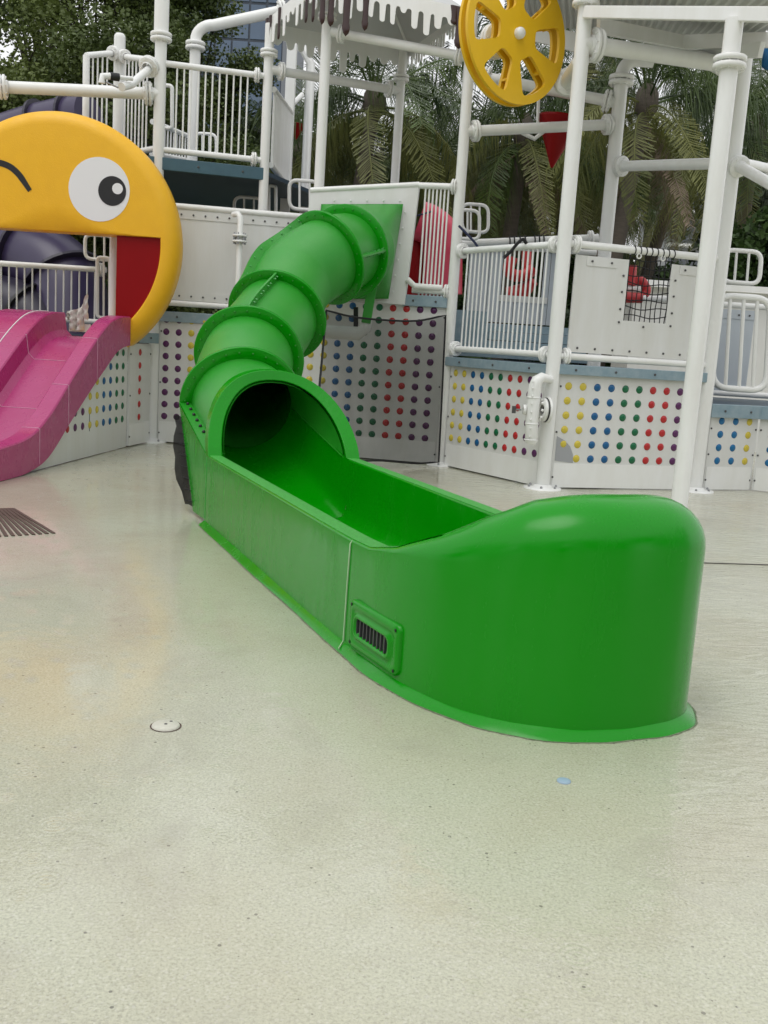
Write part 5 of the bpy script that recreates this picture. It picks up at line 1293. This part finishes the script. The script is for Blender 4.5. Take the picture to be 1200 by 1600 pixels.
# ------------------------------------------------------------------ broadleaf trees and shrubs
def leaf_cloud(b, c, rad, n, size, rnd, flat=0.75):
    for _ in range(n):
        while True:
            p = V(rnd.uniform(-1, 1), rnd.uniform(-1, 1), rnd.uniform(-1, 1))
            if 0.05 < p.length < 1: break
        p = p * (0.55 + 0.45 * rnd.random()) if rnd.random() < 0.5 else p
        p = c + V(p.x * rad, p.y * rad, p.z * rad * flat)
        d_ = V(rnd.gauss(0, 1), rnd.gauss(0, 1), rnd.gauss(0, .6)).normalized(); s_ = d_.cross(V(rnd.gauss(0, 1), rnd.gauss(0, 1), rnd.gauss(0, 1))).normalized()
        l = size * rnd.uniform(0.6, 1.3); w = l * 0.34
        b.add([p, p + d_ * l * .5 + s_ * w, p + d_ * l, p + d_ * l * .5 - s_ * w], [(0, 1, 2, 3)])
def tree(label, base, h, spread, seed, nclump, nleaf, size, m, trunk_r=0.16, group='broadleaf trees behind the playground', bare=0, low=0.25):
    rnd = random.Random(seed); t = thing('broadleaf_tree', label, 'tree', base, group); base = Vector(base)
    top = base + V(rnd.uniform(-.3, .3), 0, h * 0.8)
    tp = [base.lerp(top, f) + V(0.15 * math.sin(f * 5 + seed), 0.1 * math.cos(f * 4), 0) for f in [k / 8 for k in range(9)]]
    MB().tube(tp, [lerp(trunk_r, trunk_r * 0.25, k / 8) for k in range(9)], 10).build('trunk', M_BARK, t)
    cb = MB(); bb = MB()
    for k in range(nclump):
        az = rnd.uniform(0, 6.283); f = lerp(low, 1.0, rnd.random() ** 0.8); rr = spread * (0.35 + 0.65 * rnd.random()) * math.sin(math.pi * (0.2 + 0.7 * f))
        c = base + V(rr * math.cos(az), rr * math.sin(az), h * f)
        j_ = tp[min(8, int(f * 6))]; mid = j_.lerp(c, .5) + V(0, 0, 0.2)
        bb.tube(crom([j_, mid, c], 3), [0.05, 0.045, 0.04, 0.03, 0.025, 0.018, 0.012], 5)
        if k < nclump - bare: leaf_cloud(cb, c, rnd.uniform(0.5, 0.95) * spread * 0.36, nleaf, size, rnd)
        else:
            for _ in range(8):
                e = c + V(rnd.gauss(0, .8), rnd.gauss(0, .4), rnd.gauss(0.3, .6)); bb.tube([c, c.lerp(e, .5) + V(0, 0, .1), e], [0.02, 0.014, 0.006], 4)
    bb.build('branches', M_BARK, t); cb.build('crown', m, t)
    return t
TREES = [('dense feathery green tree in the upper left corner', at(-40, 540, 21), 10.5, 3.6, 21, 46, 1700, 0.085, 3, 0.2),
         ('feathery green tree above the yellow face', at(130, 540, 22), 10.2, 3.3, 22, 44, 1700, 0.085, 0, 0.2),
         ('feathery tree with bare twigs against the sky, far upper left', at(60, 540, 26), 12.5, 3.6, 23, 26, 1400, 0.085, 10, 0.3),
         ('dark green tree between the tall left post and the bent pipe', at(275, 540, 23), 9.4, 2.1, 24, 40, 1700, 0.085, 0, 0.1),
         ('dark tree in front of the blue glass building', at(400, 540, 25), 4.6, 2.4, 25, 34, 1500, 0.085, 0, 0.1),
         ('green tree low behind the upper deck railing', at(210, 540, 19), 6.6, 2.6, 26, 34, 1500, 0.08, 0, 0.1),
         ('small green tree at the left edge behind the purple tube', at(10, 540, 18.5), 5.5, 2.4, 27, 30, 1500, 0.08, 0, 0.1)]
for (lab, bs, h, sp_, sd_, nc, nl_, sz, bare, low) in TREES: tree(lab, (bs.x, bs.y, 0), h, sp_, sd_, nc, nl_, sz, L_TREE, bare=bare, low=low)
def shrub(label, px, Y, h, w, seed, m=L_SHRUB):
    rnd = random.Random(seed); bs = at(px, 540, Y); t = thing('shrub', label, 'shrub', (bs.x, Y, 0), 'shrubs behind the platform')
    b = MB(); st = MB()
    for k in range(22):
        az = rnd.uniform(0, 6.283); rr = w * math.sqrt(rnd.random()); c = V(bs.x + rr * math.cos(az), Y + 0.5 * rr * math.sin(az), h * rnd.uniform(0.15, 0.92))
        leaf_cloud(b, c, 0.5, 330, 0.14, rnd); st.tube([V(bs.x + rr * .2 * math.cos(az), Y, 0), c], [0.03, 0.01], 5)
    b.build('foliage', m, t); st.build('stems', M_BARK, t)
for a in (('bright green shrub behind the right-hand grab rail', 1165, 19, 4.2, 1.5, 31), ('green shrub behind the net window panel', 930, 22, 3.9, 1.7, 32), ('dark green shrub below the sky gap on the right', 1050, 24, 3.7, 1.6, 33),
          ('green shrub behind the lower railing', 790, 21, 3.6, 1.7, 34), ('shrub behind the coral red slide', 690, 20, 3.6, 1.7, 35), ('dark shrub behind the canopy', 560, 21, 4.0, 1.8, 36), ('dark shrub at the foot of the stair', 440, 21, 4.2, 1.8, 37),
          ('tall dark shrub behind the upper deck', 320, 20, 4.4, 1.8, 38), ('dark shrub behind the purple tubes', 90, 20, 4.0, 2.0, 39), ('leafy shrub beyond the right edge railing', 1230, 18, 4.3, 1.5, 40)):
    shrub(*a)
# a far belt of trees that reads as one mass: behind the palms and all round the pool, with an unseen arc behind the camera added to darken reflections
rnd = random.Random(5); b = MB()
TOPS = [(-300, 150), (430, 160), (620, 170), (640, 215), (730, 225), (755, 165), (940, 175), (955, 320), (990, 395), (1095, 395), (1115, 200), (1500, 200)]
for k in range(430):
    px_ = rnd.uniform(-250, 1450); Y = rnd.uniform(34, 38); zt_ = at(px_, interp(px_, TOPS), Y).z - 1.2; x = at(px_, 400, Y).x
    leaf_cloud(b, V(x, Y, rnd.uniform(0.3, max(0.6, zt_))), 1.5, 200, 0.42, rnd)
for k in range(150):
    az = rnd.uniform(R(75), R(285)); d_ = rnd.uniform(15, 19)
    leaf_cloud(b, V(d_ * math.sin(az), d_ * math.cos(az), rnd.uniform(0.3, 7.0)), 1.8, 90, 0.6, rnd)
tag(b.build('far_trees', L_DARK), 'dark belt of far trees behind the palms', 'trees', kind='stuff')

# ------------------------------------------------------------------ buildings beyond
def glass_mat(name, c, rough=0.08):
    return mat(name, c, rough, metal=0.0, spec=0.8, noise=(0.3, 0.5), color2=tuple(x * 1.8 for x in c))
def tower(label, x0, x1, Y, h, nx, nz, m_glass, m_frame, depth=12, balc=False):
    t = thing('tower_building', label, 'building', ((x0 + x1) / 2, Y, 0), 'buildings beyond the trees')
    MB().box(((x0 + x1) / 2, Y + depth / 2 + 0.15, h / 2), (x1 - x0, depth, h)).build('wall', m_frame, t)
    dx_, dz_ = (x1 - x0) / nx, h / nz
    pm = MB().box((0, 0, 0), (dx_ - 0.12, 0.1, dz_ - (0.16 if not balc else dz_ * 0.35))).mesh('window_pane', m_glass)
    for i in range(nx):
        for k in range(nz):
            inst('window_pane', pm, t, (x0 + (i + .5) * dx_, Y + 0.12 + 0.01 * ((i * 7 + k * 3) % 4), (k + .5) * dz_))
    if balc:
        sm = MB().box((0, 0, 0), (x1 - x0 + 0.6, 1.2, 0.22)).mesh('balcony', M_PANEL)
        for k in range(nz): inst('balcony', sm, t, ((x0 + x1) / 2, Y - 0.5, k * dz_ + 0.1))
    return t
M_GLASS = glass_mat('blue_curtain_glass', (0.05, 0.085, 0.14)); M_GLASS2 = glass_mat('grey_window_glass', (0.05, 0.06, 0.07))
xa, xb = at(255, 100, 60).x, at(440, 100, 60).x
tower('dark blue glass building behind the left trees', xa, xb, 60, 26, 7, 13, M_GLASS, mat('dark_mullion', (0.05, 0.065, 0.09), 0.5))
xa, xb = at(1055, 300, 90).x, at(1290, 300, 90).x
tower('grey balconied building behind the right-hand palms', xa, xb, 90, 20, 8, 7, M_GLASS2, mat('grey_facade', (0.22, 0.23, 0.24), 0.7), balc=True)
# low white garden wall / cabana behind the right railing
wx = at(1010, 470, 16).x
t = thing('cabana', 'low white flat cabana behind the right-hand railing', 'cabana', (wx, 16, 0))
MB().box((wx + 2.3, 16.6, 1.25), (5.0, 1.2, 2.5)).build('wall', M_PANEL, t)
MB().box((wx + 2.3, 16.6, 2.55), (5.3, 1.6, 0.1)).build('roof', M_WHITE, t)
